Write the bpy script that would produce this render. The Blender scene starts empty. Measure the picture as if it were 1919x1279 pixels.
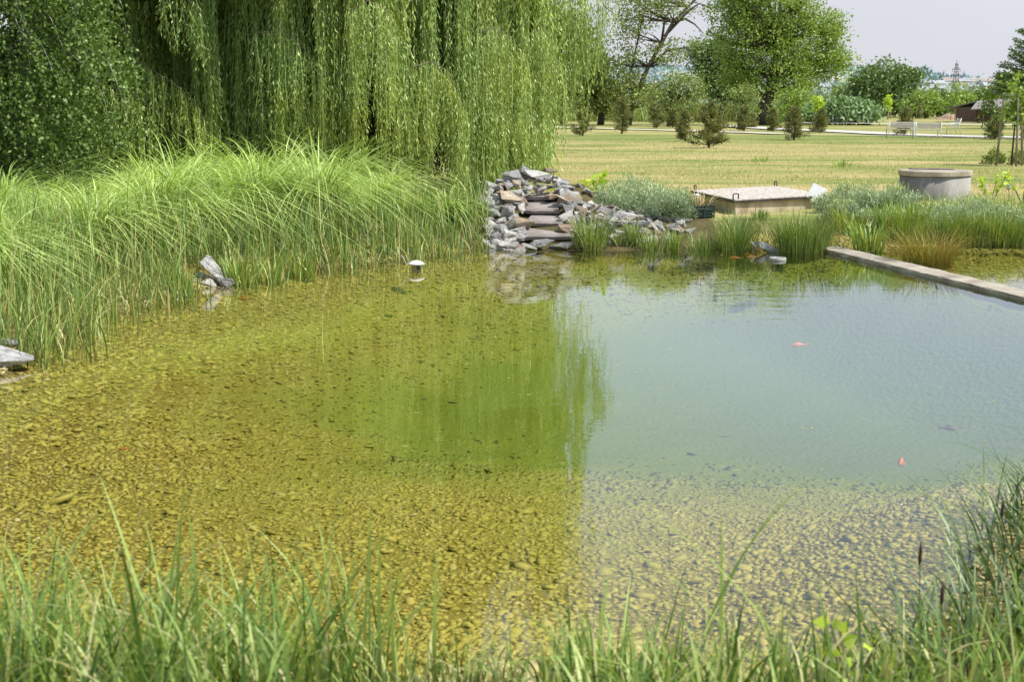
import bpy, bmesh, math, random
import numpy as np
from mathutils import Vector, Matrix
R = random.Random(7)
rng = np.random.default_rng(11)
scn = bpy.context.scene
COL = scn.collection
PI = math.pi

# ------------------------------------------------------------------ camera maths (photo pixels 1919x1279)
FPX = 1919 * 50 / 36.0
PITCH = math.radians(9.57)
HC = 2.2
def ray(px, py):
    u = (px - 959.5) / FPX; v = (639.5 - py) / FPX
    return (u, math.cos(PITCH) + v * math.sin(PITCH), -math.sin(PITCH) + v * math.cos(PITCH))
def G(px, py, z=0.4):
    r = ray(px, py); k = (z - HC) / r[2]
    return (r[0] * k, r[1] * k, z)
def P(px, py, Y):
    r = ray(px, py); k = Y / r[1]
    return (r[0] * k, Y, HC + r[2] * k)
def S(c, k=1.0):
    o = []
    for x in c:
        x /= 255.0
        o.append((x / 12.92 if x < .04045 else ((x + .055) / 1.055) ** 2.4) * k)
    return tuple(o)

# ------------------------------------------------------------------ materials
def newmat(name):
    m = bpy.data.materials.new(name); m.use_nodes = True
    nt = m.node_tree; nt.nodes.clear()
    out = nt.nodes.new('ShaderNodeOutputMaterial')
    return m, nt, out
def N(nt, t, **kw):
    n = nt.nodes.new('ShaderNode' + t)
    for k, v in kw.items(): setattr(n, k, v)
    return n
def ramp(nt, stops, interp='LINEAR'):
    n = N(nt, 'ValToRGB'); cr = n.color_ramp; cr.interpolation = interp
    while len(cr.elements) > 1: cr.elements.remove(cr.elements[-1])
    cr.elements[0].position = stops[0][0]; cr.elements[0].color = (*stops[0][1], 1)
    for p, c in stops[1:]:
        e = cr.elements.new(p); e.color = (*c, 1)
    return n
def maprange(nt, src, a, b, c=0., d=1., smooth=True):
    n = N(nt, 'MapRange'); n.interpolation_type = 'SMOOTHSTEP' if smooth else 'LINEAR'
    nt.links.new(src, n.inputs[0])
    for i, v in enumerate((a, b, c, d)): n.inputs[i + 1].default_value = v
    return n.outputs[0]
def mixc(nt, fac, a, b, blend='MIX'):
    n = N(nt, 'MixRGB', blend_type=blend)
    for i, v in enumerate((fac, a, b)):
        if isinstance(v, (int, float)): n.inputs[i].default_value = v
        elif isinstance(v, tuple): n.inputs[i].default_value = (*v, 1)
        else: nt.links.new(v, n.inputs[i])
    return n.outputs[0]
def math_(nt, op, a, b=None):
    n = N(nt, 'Math', operation=op)
    for i, v in enumerate((a, b)):
        if v is None: continue
        if isinstance(v, (int, float)): n.inputs[i].default_value = v
        else: nt.links.new(v, n.inputs[i])
    return n.outputs[0]
def noise(nt, scale, vec=None, detail=4, rough=.55, dist=0.):
    n = N(nt, 'TexNoise'); n.inputs['Scale'].default_value = scale
    n.inputs['Detail'].default_value = detail; n.inputs['Roughness'].default_value = rough
    n.inputs['Distortion'].default_value = dist
    if vec is not None: nt.links.new(vec, n.inputs['Vector'])
    return n
def pos(nt): return N(nt, 'NewGeometry').outputs['Position']
def scaled(nt, v, s):
    n = N(nt, 'Mapping'); n.inputs['Scale'].default_value = s
    nt.links.new(v, n.inputs['Vector']); return n.outputs[0]
def bump(nt, h, strength=.5, dist=.02):
    n = N(nt, 'Bump'); n.inputs['Strength'].default_value = strength; n.inputs['Distance'].default_value = dist
    nt.links.new(h, n.inputs['Height']); return n.outputs[0]

def leafmat(name, cols, base=None, trans=.35, gloss=.05, rough=.4, tpos=.35, patch=None, bright=1.45):
    """cols: list of colours picked by the per-leaf random value; base: colour towards t=0"""
    m, nt, out = newmat(name)
    a = N(nt, 'Attribute', attribute_name='rnd')
    k = len(cols)
    cols = [tuple(v * bright for v in col) for col in cols]
    c = ramp(nt, [(i / max(1, k - 1), col) for i, col in enumerate(cols)])
    nt.links.new(a.outputs['Fac'], c.inputs[0])
    colr = c.outputs[0]
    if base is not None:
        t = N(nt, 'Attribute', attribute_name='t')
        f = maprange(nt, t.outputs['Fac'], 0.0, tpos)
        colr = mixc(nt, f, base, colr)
    if patch:
        n = noise(nt, patch[0], pos(nt), 2)
        colr = mixc(nt, maprange(nt, n.outputs[0], .4, .65), colr, mixc(nt, 1.0, colr, patch[1], 'MULTIPLY'))
    d = N(nt, 'BsdfDiffuse'); nt.links.new(colr, d.inputs[0])
    tr = N(nt, 'BsdfTranslucent')
    nt.links.new(mixc(nt, 1.0, colr, (1.15, 1.25, .45), 'MULTIPLY'), tr.inputs[0])
    mx = N(nt, 'MixShader'); mx.inputs[0].default_value = trans * .78
    nt.links.new(d.outputs[0], mx.inputs[1]); nt.links.new(tr.outputs[0], mx.inputs[2])
    g = N(nt, 'BsdfGlossy'); g.inputs['Roughness'].default_value = rough + .1; g.inputs['Color'].default_value = (.75, .85, .6, 1)
    mx2 = N(nt, 'MixShader'); mx2.inputs[0].default_value = gloss * 1.25
    nt.links.new(mx.outputs[0], mx2.inputs[1]); nt.links.new(g.outputs[0], mx2.inputs[2])
    nt.links.new(mx2.outputs[0], out.inputs[0])
    return m
def plain(name, stops, scale=8, rough=.8, bstr=.4, bdist=.01, vscale=None, metallic=0., objrand=None, detail=6):
    """noise-coloured surface in object coordinates"""
    m, nt, out = newmat(name)
    tc = N(nt, 'TexCoord').outputs['Object']
    if vscale: tc = scaled(nt, tc, vscale)
    n = noise(nt, scale, tc, detail, .6)
    c = ramp(nt, stops); nt.links.new(n.outputs[0], c.inputs[0])
    colr = c.outputs[0]
    if objrand:
        oi = N(nt, 'ObjectInfo')
        c2 = ramp(nt, objrand); nt.links.new(oi.outputs['Random'], c2.inputs[0])
        colr = mixc(nt, 1.0, colr, c2.outputs[0], 'MULTIPLY')
    p = N(nt, 'BsdfPrincipled')
    nt.links.new(colr, p.inputs['Base Color']); p.inputs['Roughness'].default_value = rough
    p.inputs['Metallic'].default_value = metallic
    if bstr:
        n2 = noise(nt, scale * 4, tc, 5, .65)
        nt.links.new(bump(nt, n2.outputs[0], bstr, bdist), p.inputs['Normal'])
    nt.links.new(p.outputs[0], out.inputs[0])
    return m

# ------------------------------------------------------------------ object helpers
def mesh_np(name, V, F, attrs=None, smooth=False):
    V = np.asarray(V, dtype=np.float32).reshape(-1, 3)
    me = bpy.data.meshes.new(name)
    if isinstance(F, np.ndarray):
        k = F.shape[1]; n = F.shape[0]
        me.vertices.add(len(V)); me.vertices.foreach_set('co', V.ravel())
        me.loops.add(n * k); me.loops.foreach_set('vertex_index', F.astype(np.int32).ravel())
        me.polygons.add(n)
        me.polygons.foreach_set('loop_start', np.arange(0, n * k, k, dtype=np.int32))
        me.polygons.foreach_set('loop_total', np.full(n, k, dtype=np.int32))
        me.update(calc_edges=True)
    else:
        me.from_pydata([tuple(map(float, v)) for v in V], [], F); me.update()
    for an, arr in (attrs or {}).items():
        at = me.attributes.new(an, 'FLOAT', 'POINT')
        at.data.foreach_set('value', np.asarray(arr, dtype=np.float32).ravel())
    if smooth: me.polygons.foreach_set('use_smooth', np.ones(len(me.polygons), dtype=bool))
    return me
def link(name, me, mat, parent=None, loc=(0, 0, 0)):
    o = bpy.data.objects.new(name, me); COL.objects.link(o)
    if mat is not None:
        me.materials.clear(); me.materials.append(mat)
    if parent: o.parent = parent
    o.location = loc
    return o
def tag(o, label, cat, group=None, kind=None):
    if label: o['label'] = label
    if cat: o['category'] = cat
    if group: o['group'] = group
    if kind: o['kind'] = kind
    return o
def thing(name, label, cat, loc=(0, 0, 0), rz=0, group=None, kind=None):
    o = bpy.data.objects.new(name, None); COL.objects.link(o)
    o.location = loc; o.rotation_euler = (0, 0, rz); o.empty_display_size = .1
    return tag(o, label, cat, group, kind)
def dup(root, loc, rz=0, label=None, group=None, scale=None):
    r = root.copy(); COL.objects.link(r); r.location = loc; r.rotation_euler = (0, 0, rz)
    if scale: r.scale = (scale,) * 3
    if label: r['label'] = label
    if group: r['group'] = group
    for ch in list(root.children):
        c = ch.copy(); COL.objects.link(c); c.parent = r
        for g in ch.children:
            d = g.copy(); COL.objects.link(d); d.parent = c
    return r
class MB:
    def __init__(s): s.V = []; s.F = []
    def add(s, V, F):
        b = len(s.V); s.V += [tuple(v) for v in V]; s.F += [tuple(i + b for i in f) for f in F]
    def box(s, c, d, M=None):
        x, y, z = (a / 2 for a in d)
        V = [Vector((i * x, j * y, k * z)) for i in (-1, 1) for j in (-1, 1) for k in (-1, 1)]
        if M: V = [M @ v for v in V]
        V = [v + Vector(c) for v in V]
        s.add(V, [(0, 1, 3, 2), (4, 6, 7, 5), (0, 4, 5, 1), (2, 3, 7, 6), (0, 2, 6, 4), (1, 5, 7, 3)])
    def tube(s, pts, rad, n=8, cap=True):
        V, F = tube(pts, rad, n); s.add(V, [tuple(f) for f in F])
        if cap:
            b = len(s.V) - len(V)
            s.F.append(tuple(b + i for i in range(n))[::-1]); e = len(s.V) - n
            s.F.append(tuple(e + i for i in range(n)))
    def lathe(s, prof, n=32):
        V = []; F = []
        for r, z in prof:
            V += [(r * math.cos(2 * PI * i / n), r * math.sin(2 * PI * i / n), z) for i in range(n)]
        for k in range(len(prof) - 1):
            for i in range(n):
                j = (i + 1) % n
                F.append((k * n + i, k * n + j, (k + 1) * n + j, (k + 1) * n + i))
        s.add(V, F)
    def build(s, name, mat, parent=None, smooth=False, loc=(0, 0, 0), bevel=0):
        me = mesh_np(name, s.V, s.F, smooth=smooth)
        if bevel:
            bm = bmesh.new(); bm.from_mesh(me)
            bmesh.ops.remove_doubles(bm, verts=bm.verts, dist=1e-5)
            bmesh.ops.bevel(bm, geom=list(bm.edges), offset=bevel, segments=2, affect='EDGES', profile=.6)
            bm.to_mesh(me); bm.free()
        return link(name, me, mat, parent, loc)
def tube(pts, rad, n=6):
    pts = [Vector(p) for p in pts]; V = []; F = []
    m = len(pts)
    if not hasattr(rad, '__len__'): rad = [rad] * m
    up = Vector((0, 0, 1))
    d0 = (pts[1] - pts[0]).normalized()
    a = d0.cross(Vector((0.13, 0.98, .05)))
    if a.length < .1: a = d0.cross(Vector((1, 0, 0)))
    a.normalize()
    for i, p in enumerate(pts):
        d = (pts[min(i + 1, m - 1)] - pts[max(i - 1, 0)]).normalized()
        a = (a - d * a.dot(d)).normalized(); b = d.cross(a)
        for k in range(n):
            t = 2 * PI * k / n
            V.append(tuple(p + (a * math.cos(t) + b * math.sin(t)) * rad[i]))
    for i in range(m - 1):
        for k in range(n):
            j = (k + 1) % n
            F.append((i * n + k, i * n + j, (i + 1) * n + j, (i + 1) * n + k))
    return V, F
def unit(a): return a / np.maximum(np.linalg.norm(a, axis=-1, keepdims=True), 1e-9)
def leaves_np(pos_, axis, L, W, rnd):
    n = len(pos_); axis = unit(axis)
    side = unit(np.cross(axis, rng.normal(size=(n, 3))))
    nrm = np.cross(axis, side)
    L = np.broadcast_to(np.asarray(L, float), (n,))[:, None]; W = np.broadcast_to(np.asarray(W, float), (n,))[:, None]
    V = np.empty((n, 4, 3))
    V[:, 0] = pos_; V[:, 2] = pos_ + axis * L - nrm * L * .12
    mid = pos_ + axis * L * .45
    V[:, 1] = mid + side * W * .5; V[:, 3] = mid - side * W * .5
    F = np.arange(n * 4).reshape(n, 4)
    return V.reshape(-1, 3), F, {'rnd': np.repeat(rnd, 4)}
def blades_np(root, h, w, az, lean, droop, nseg=4, twist=.8, reach=1.):
    n = len(root); t = np.linspace(0, 1, nseg + 1)[None, :]
    h = np.broadcast_to(h, (n,))[:, None]; w = np.broadcast_to(w, (n,)); lean = np.broadcast_to(lean, (n,))[:, None]
    droop = np.broadcast_to(droop, (n,))[:, None]
    hor = h * (lean * t + reach * droop * t ** 2.3)
    ver = h * (t - .62 * droop * t ** 2.8 - .15 * lean * t)
    C = np.stack([root[:, 0:1] + np.cos(az)[:, None] * hor, root[:, 1:2] + np.sin(az)[:, None] * hor, root[:, 2:3] + ver], -1)
    sa = az + PI / 2 + rng.uniform(-twist, twist, n)
    side = np.stack([np.cos(sa), np.sin(sa), np.zeros(n)], -1)
    prof = (np.minimum(1, .55 + 1.6 * t) * (1 - t ** 2.2) + .06)
    wd = w[:, None] * prof * .5
    V = np.stack([C + side[:, None, :] * wd[..., None], C - side[:, None, :] * wd[..., None]], 2)  # n,seg,2,3
    k = (nseg + 1) * 2
    base = np.arange(n)[:, None, None] * k
    q = np.array([[2 * i, 2 * i + 1, 2 * i + 3, 2 * i + 2] for i in range(nseg)])[None]
    F = (base + q).reshape(-1, 4)
    rnd = rng.random(n)
    return V.reshape(-1, 3), F, {'rnd': np.repeat(rnd, k), 't': np.tile(np.repeat(t[0], 2), n)}
def join_np(parts):
    Vs, Fs, A = [], [], {}; b = 0
    keys = set.intersection(*[set(p[2].keys()) for p in parts])
    for V, F, a in parts:
        Vs.append(V); Fs.append(F + b); b += len(V)
        for k in keys: A.setdefault(k, []).append(a[k])
    return np.concatenate(Vs), np.concatenate(Fs), {k: np.concatenate(v) for k, v in A.items()}
def put_np(name, parts, mat, parent=None, origin=(0, 0, 0)):
    V, F, A = join_np(parts)
    V = V - np.array(origin)
    me = mesh_np(name, V, F, A)
    return link(name, me, mat, parent, (0, 0, 0) if parent else origin)

# ------------------------------------------------------------------ terrain
MAIN = np.array([(-4.9, 10.6), (-5.3, 8), (-4.6, 6.2), (-3, 5.5), (-2, 5.15), (-1, 5.1), (-.1, 5.35), (.6, 5.1), (1.1, 5.05), (1.6, 5.5),
    (2.0, 6.2), (2.5, 7.2), (3.3, 8.2), (6.5, 8.7), (7.4, 9.5), (5.95, 15.8), (4.9, 20.6), (4.75, 21.45), (3.88, 21.15), (2.73, 21.4), (1.8, 21.25),
    (.8, 21.2), (-.32, 21.35), (-1.01, 20.8), (-1.92, 19.7), (-2.77, 18.5), (-3.8, 16.6), (-4.25, 14.7), (-4.2, 12.2), (-4.15, 11.5)])
SECOND = np.array([(4.8, 20.9), (5.9, 16), (7.2, 9.5), (12, 9), (14, 21), (10, 22.3), (8, 22.1), (6.6, 21.8), (5.6, 21.6)])
DEEP = np.array([(-.9, 12.0), (-1.3, 13), (-1.2, 15), (-.5, 17), (.8, 18.6), (2, 20.2), (3.8, 20.6), (5.2, 19.6), (6.2, 15), (7.0, 12.5), (5.5, 11.6), (2, 11.2), (.5, 11.3)])
def sdpoly(x, y, poly):
    x = np.asarray(x, float); y = np.asarray(y, float)
    d = np.full(x.shape, 1e18); ins = np.zeros(x.shape, bool)
    n = len(poly)
    for i in range(n):
        ax, ay = poly[i]; bx, by = poly[(i + 1) % n]
        ex, ey = bx - ax, by - ay
        t = np.clip(((x - ax) * ex + (y - ay) * ey) / (ex * ex + ey * ey), 0, 1)
        d = np.minimum(d, (x - ax - t * ex) ** 2 + (y - ay - t * ey) ** 2)
        c = ((ay > y) != (by > y)) & (x < (bx - ax) * (y - ay) / ((by - ay) if by != ay else 1e-9) + ax)
        ins ^= c
    return np.where(ins, 1, -1) * np.sqrt(d)
def sm(t): t = np.clip(t, 0, 1); return t * t * (3 - 2 * t)
def wob(x, y):
    return (np.sin(x * 1.9 + y * .7) * .4 + np.sin(x * 4.3 - y * 3.1 + 1) * .25 + np.sin(y * 6.1 + x * 2.2 + 2) * .18 + np.sin(x * 11 + 3) * np.sin(y * 9.3) * .17)
def shore(x, y):
    return np.maximum(sdpoly(x, y, MAIN), sdpoly(x, y, SECOND)) + .1 * wob(x, y)
def murkf(x, y):  # amount of turbid-water murk painted into floor and pebble colours
    x = np.asarray(x, float); y = np.asarray(y, float)
    dp = sdpoly(x * 2.2, y, DEEP * np.array([2.2, 1.])) + 1.1 * wob(x * .5, y * .5) + .5 * wob(x * 1.7 + 2, y * 1.5)
    return .5 * sm((dp + 5.6) / 7.2) + .5 * np.clip((dp + 5.6) / 7.2, 0, 1)
def hfun(x, y):
    x = np.asarray(x, float); y = np.asarray(y, float)
    s = shore(x, y)
    out = .38 * sm(-s / 1.5 + .05) + .03 * wob(x * .5, y * .5) * sm(-s)
    dp = sdpoly(x * 2.2, y, DEEP * np.array([2.2, 1.])) + .25 * wob(x * .6, y * .6)
    dsill = (4.57 + (21.3 - y) * 1.12 / 5.5) - x
    inn = -(.05 + .33 * sm(s / 1.6)) + .02 * wob(x * 1.3, y * 1.3) - .62 * sm((dp + 3.7) / 5.6) * sm((dsill - .1) / 2.2)
    sec = (sdpoly(x, y, SECOND) > sdpoly(x, y, MAIN)) & (s > 0)
    inn = np.where(sec, -(.05 + .35 * sm(s / 2.)), inn)
    z = np.where(s > 0, inn, out)
    # the mound that carries the step cascade
    lat = sm((1.35 - np.abs(x - .35)) / .5)
    sl = np.clip(.47 * (y - 21.35), 0, .95) * sm((24.6 - y) / .9) * lat
    cor = sm((.45 - np.abs(x - (.42 + .05 * (22 - y)))) / .15)
    m = sl - .1 - .24 * cor
    z = np.where((y > 21.3) & (y < 24.8), np.maximum(z, m), z)
    m2 = np.clip(.34 * (y - 21.4), 0, .5) * sm((24 - y) / .8) * sm((x - .9) / .3) * sm((3.0 - x) / 1.0) - .05
    z = np.where((y > 21.3) & (y < 24.8), np.maximum(z, m2), z)
    return z
def H(x, y): return float(hfun(np.array([x]), np.array([y]))[0])
def axis_pts(lo, hi, step, far_lo, far_hi, g=1.18):
    a = list(np.arange(lo, hi, step)); d = step
    x = a[-1]
    while x < far_hi: d *= g; x += d; a.append(x)
    d = step; x = a[0]; b = []
    while x > far_lo: d *= g; x -= d; b.append(x)
    return np.array(b[::-1] + a)
xs = axis_pts(-7, 10, .13, -4000, 4000); ys = axis_pts(1.5, 27, .13, -60, 6000, 1.12)
X, Y = np.meshgrid(xs, ys)
X0_, Y0_ = X, Y
Z = hfun(X, Y)
Z += np.where(Y > 60, .25 * np.sin(X * .04) * np.sin(Y * .03), 0) * sm((Y - 60) / 60)
Z -= sm((Y - 300) / 600) * 3
nx, ny = len(xs), len(ys)
V = np.stack([X, Y, Z], -1).reshape(-1, 3)
i, j = np.meshgrid(np.arange(ny - 1), np.arange(nx - 1), indexing='ij')
F = np.stack([i * nx + j, i * nx + j + 1, (i + 1) * nx + j + 1, (i + 1) * nx + j], -1).reshape(-1, 4)
SH = shore(X, Y).ravel()
mound = ((np.abs(X - 1.2) < 2.4) & (Y > 21.2) & (Y < 24.3)).ravel()
gravel = np.where(SH > -.9, 1., 0.) * 1.0
gravel = sm((SH + 1.0) / .6) * np.where(mound & (SH < .05), .25, 1.)

m_ground, nt, out = newmat('ground_mix')
p = pos(nt)
sep = N(nt, 'SeparateXYZ'); nt.links.new(p, sep.inputs[0])
# lawn: dry tan with greener bands running across
n1 = noise(nt, .16, scaled(nt, p, (.35, 1.7, 1)), 4, .6, .5)
n2 = noise(nt, .9, scaled(nt, p, (.5, 1.6, 1)), 5, .65)
n3 = noise(nt, 14, p, 4, .7)
lawnf = math_(nt, 'ADD', math_(nt, 'MULTIPLY', n1.outputs[0], .62), math_(nt, 'MULTIPLY', n2.outputs[0], .38))
lawn = ramp(nt, [(.38, (.15, .22, .05)), (.46, (.27, .29, .085)), (.53, (.42, .355, .15)), (.64, (.56, .43, .22))])
nt.links.new(lawnf, lawn.inputs[0])
lc = mixc(nt, maprange(nt, n3.outputs[0], .3, .7), mixc(nt, 1, lawn.outputs[0], (.72, .78, .7), 'MULTIPLY'), lawn.outputs[0])
band = maprange(nt, sep.outputs[1], 60, 72); band2 = maprange(nt, sep.outputs[1], 74, 84, 1, 0)
lc = mixc(nt, math_(nt, 'MULTIPLY', math_(nt, 'MULTIPLY', band, band2), .55), lc, (.12, .19, .035))
farm = maprange(nt, sep.outputs[1], 200, 420)
lc = mixc(nt, farm, lc, (.36, .29, .17))
# shore gravel and pond floor
vor = N(nt, 'TexVoronoi'); vor.inputs['Scale'].default_value = 17; nt.links.new(p, vor.inputs['Vector'])
gcol = ramp(nt, [(0, (.36, .29, .07)), (.5, (.52, .42, .10)), (1, (.62, .52, .18))])
sepc = N(nt, 'SeparateColor'); nt.links.new(vor.outputs['Color'], sepc.inputs[0]); nt.links.new(sepc.outputs[0], gcol.inputs[0])
gc = mixc(nt, maprange(nt, vor.outputs['Distance'], .015, .05, 0, 1), gcol.outputs[0], mixc(nt, 1., gcol.outputs[0], (.45, .42, .35), 'MULTIPLY'))
sa = N(nt, 'Attribute', attribute_name='silt'); silt = sa.outputs['Fac']
gwet = mixc(nt, maprange(nt, sep.outputs[2], .02, -.1), mixc(nt, 1., gc, (1.15, 1.15, 1.5), 'MULTIPLY'), gc)
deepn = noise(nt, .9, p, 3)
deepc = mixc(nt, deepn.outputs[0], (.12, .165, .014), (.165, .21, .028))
deepc = mixc(nt, maprange(nt, sep.outputs[0], .6, 3.), deepc, (.135, .175, .075))  # blue of the reflected sky painted into the floor towards the right
sc_ = ramp(nt, [(0, (.37, .32, .06)), (.35, (.32, .295, .05)), (.7, (.23, .245, .035)), (.98, (.15, .195, .02))]); nt.links.new(silt, sc_.inputs[0])  # floor colours with the green water murk baked in
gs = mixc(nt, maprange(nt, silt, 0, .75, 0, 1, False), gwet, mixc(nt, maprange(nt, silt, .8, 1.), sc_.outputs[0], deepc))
ga = N(nt, 'Attribute', attribute_name='gravel')
soiln = noise(nt, 5, p, 5)
gfac = maprange(nt, math_(nt, 'ADD', ga.outputs['Fac'], math_(nt, 'MULTIPLY', math_(nt, 'SUBTRACT', soiln.outputs[0], .5), .6)), .35, .65)
soil = mixc(nt, soiln.outputs[0], (.05, .05, .02), (.16, .13, .06))
na = N(nt, 'Attribute', attribute_name='soil')
lc = mixc(nt, na.outputs['Fac'], lc, soil)
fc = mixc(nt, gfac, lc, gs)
pr = N(nt, 'BsdfPrincipled'); nt.links.new(fc, pr.inputs['Base Color']); pr.inputs['Roughness'].default_value = .95
pr.inputs['Specular IOR Level'].default_value = .1
bh = math_(nt, 'ADD', math_(nt, 'MULTIPLY', n3.outputs[0], 1.), math_(nt, 'MULTIPLY', vor.outputs['Distance'], 1.))
nt.links.new(bump(nt, bh, .5, .03), pr.inputs['Normal'])
nt.links.new(pr.outputs[0], out.inputs[0])
soilattr = ((X < -.2) * (Y > 9) * (Y < 27) * 1. + (X > 1.) * (Y > 21) * (Y < 22.6) * .7 + (np.abs(X - .35) < 1.4) * (Y > 21) * (Y < 23.6) * 1. + (np.abs(X - 2) < 1.2) * (Y > 21) * (Y < 23.) * 1. + (Y < 9)).clip(0, 1).ravel()
me = mesh_np('ground', V, F, {'gravel': gravel, 'soil': soilattr, 'silt': murkf(X0_, Y0_).ravel() * (SH > 0) * (sdpoly(X0_, Y0_, MAIN).ravel() > 0)}, smooth=True)
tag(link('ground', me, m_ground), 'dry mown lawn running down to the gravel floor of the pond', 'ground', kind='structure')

# ------------------------------------------------------------------ water
m_water, nt, out = newmat('pond_water')
p = pos(nt)
wn = noise(nt, 1.6, scaled(nt, p, (1.0, 2.4, 1)), 3, .5, .4)
wn2 = noise(nt, 7.0, scaled(nt, p, (1.0, 1.9, 1)), 2, .5)
calm = noise(nt, .35, p, 1)
hh = math_(nt, 'ADD', wn.outputs[0], math_(nt, 'MULTIPLY', wn2.outputs[0], .16))
hh = math_(nt, 'MULTIPLY', hh, maprange(nt, calm.outputs[0], .35, .65, .55, 1.1))
bn = bump(nt, hh, .2, .009)
fr = N(nt, 'Fresnel'); fr.inputs[0].default_value = 1.41; nt.links.new(bn, fr.inputs['Normal'])
gl = N(nt, 'BsdfGlossy'); gl.inputs['Roughness'].default_value = 0.02; nt.links.new(bn, gl.inputs['Normal'])
gl.inputs['Color'].default_value = (.95, .98, 1, 1)
tr = N(nt, 'BsdfTransparent'); tr.inputs[0].default_value = (.97, .985, .90, 1)
mx = N(nt, 'MixShader'); nt.links.new(fr.outputs[0], mx.inputs[0])
nt.links.new(tr.outputs[0], mx.inputs[1]); nt.links.new(gl.outputs[0], mx.inputs[2])
nt.links.new(mx.outputs[0], out.inputs[0])
wv = [(-6.2, 4.2, 0), (14.5, 4.2, 0), (14.5, 23.2, 0), (-6.2, 23.2, 0)]
# keep the sheet to the pond's own outline, grown a little under the banks
ang = MAIN.tolist()[:14] + [(7.4, 9.0), (12.5, 8.6), (14.4, 21), (10, 22.9), (8, 22.7), (6.6, 22.3), (5.2, 22.0)] + MAIN.tolist()[18:]
cen = np.array([1.0, 13.0]); wv = []
na_ = len(ang)
for k in range(na_):
    a = np.array(ang[k - 1]); b = np.array(ang[k]); c = np.array(ang[(k + 1) % na_])
    t = c - a; nn = np.array([t[1], -t[0]]); nn /= np.linalg.norm(nn)
    q = b + nn * .45
    if sdpoly(np.array([q[0]]), np.array([q[1]]), np.array(ang))[0] > 0: q = b - nn * .45
    wv.append((q[0], q[1], 0))
bm = bmesh.new(); f = bm.faces.new([bm.verts.new(v) for v in wv]); bmesh.ops.triangulate(bm, faces=[f])
me = bpy.data.meshes.new('pond_water'); bm.to_mesh(me); bm.free()
if me.polygons[0].normal.z < 0: me.flip_normals()
tag(link('water', me, m_water), 'still greenish clear pond water', 'water', kind='structure')

# ------------------------------------------------------------------ pebbles on the pond floor
def ico(sub):
    bm = bmesh.new(); bmesh.ops.create_icosphere(bm, subdivisions=sub, radius=1)
    v = np.array([v.co[:] for v in bm.verts]); f = np.array([[a.index for a in g.verts] for g in bm.faces]); bm.free(); return v, f
def pebbles(x, y, size, sub):
    v, f = ico(sub); n = len(x)
    z = hfun(x, y)
    sx = size * rng.uniform(.8, 1.45, n); sy = size * rng.uniform(.65, 1.0, n); sz = size * rng.uniform(.2, .38, n)
    sz = sz * .9 * (1 - .6 * murkf(x, y))
    a = rng.uniform(0, 2 * PI, n); ti = rng.normal(0, .25, n)
    q = v[None] * np.stack([sx, sy, sz], -1)[:, None]
    # lumps so that no two read alike
    ph = rng.uniform(0, 6, (n, 3))[:, None, :]
    q *= 1 + .15 * np.sin(v[None] * 2.4 + ph).sum(-1, keepdims=True)
    c, s = np.cos(ti)[:, None], np.sin(ti)[:, None]
    q = np.stack([q[..., 0] * c - q[..., 2] * s, q[..., 1], q[..., 0] * s + q[..., 2] * c], -1)
    c, s = np.cos(a)[:, None], np.sin(a)[:, None]
    q = np.stack([q[..., 0] * c - q[..., 1] * s, q[..., 0] * s + q[..., 1] * c, q[..., 2]], -1)
    q += np.stack([x, y, z + sz * .2 - 1.2 * sz * murkf(x, y) ** 2.2], -1)[:, None]
    F = (f[None] + (np.arange(n) * len(v))[:, None, None]).reshape(-1, 3)
    return q.reshape(-1, 3), F, {'rnd': np.repeat(rng.random(n), len(v)), 'silt': np.repeat(murkf(x, y), len(v))}
m_peb, nt, out = newmat('pebble')
a = N(nt, 'Attribute', attribute_name='rnd')
c = ramp(nt, [(0, (.42, .33, .07)), (.25, (.54, .44, .09)), (.5, (.64, .52, .12)), (.72, (.52, .45, .11)), (.88, (.76, .62, .21)), (.97, (.60, .42, .13)), (1, (.85, .78, .46))])
nt.links.new(a.outputs['Fac'], c.inputs[0])
p = pos(nt); sep = N(nt, 'SeparateXYZ'); nt.links.new(p, sep.inputs[0])
nn = noise(nt, 30, p, 4); nb = noise(nt, 1.2, p, 3)
cc = mixc(nt, maprange(nt, nn.outputs[0], .3, .7), mixc(nt, 1., c.outputs[0], (.75, .75, .6), 'MULTIPLY'), c.outputs[0])
cc = mixc(nt, maprange(nt, nb.outputs[0], .4, .7, .22, .6), cc, (.44, .38, .075))
cc = mixc(nt, maprange(nt, sep.outputs[2], .03, -.08), mixc(nt, .5, cc, (.42, .36, .27)), cc)
sa = N(nt, 'Attribute', attribute_name='silt')
sc_ = ramp(nt, [(0, (.38, .33, .06)), (.35, (.33, .30, .05)), (.7, (.235, .25, .035)), (1, (.15, .195, .02))]); nt.links.new(sa.outputs['Fac'], sc_.inputs[0])  # same water murk painted over the pebble colours
cc = mixc(nt, maprange(nt, sa.outputs['Fac'], 0, .75, 0, 1, False), cc, sc_.outputs[0])
pr = N(nt, 'BsdfPrincipled'); nt.links.new(cc, pr.inputs['Base Color']); pr.inputs['Roughness'].default_value = .75
pr.inputs['Specular IOR Level'].default_value = .25
nt.links.new(pr.outputs[0], out.inputs[0])
def grid_pts(x0, x1, y0, y1, sp, jit=.5):
    gx, gy = np.meshgrid(np.arange(x0, x1, sp), np.arange(y0, y1, sp)); gx = gx.ravel(); gy = gy.ravel()
    return gx + rng.uniform(-jit, jit, gx.size) * sp, gy + rng.uniform(-jit, jit, gy.size) * sp
parts = []
x, y = grid_pts(-4.8, 5.5, 4.7, 12.3, .037)
k = (np.abs(x) < .37 * y + .5) & (shore(x, y) > -.35) & (murkf(x, y) < .72 + .24 * rng.random(len(x))) & (y < 10.4 + 1.9 * rng.random(len(x))); x, y = x[k], y[k]
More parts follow.
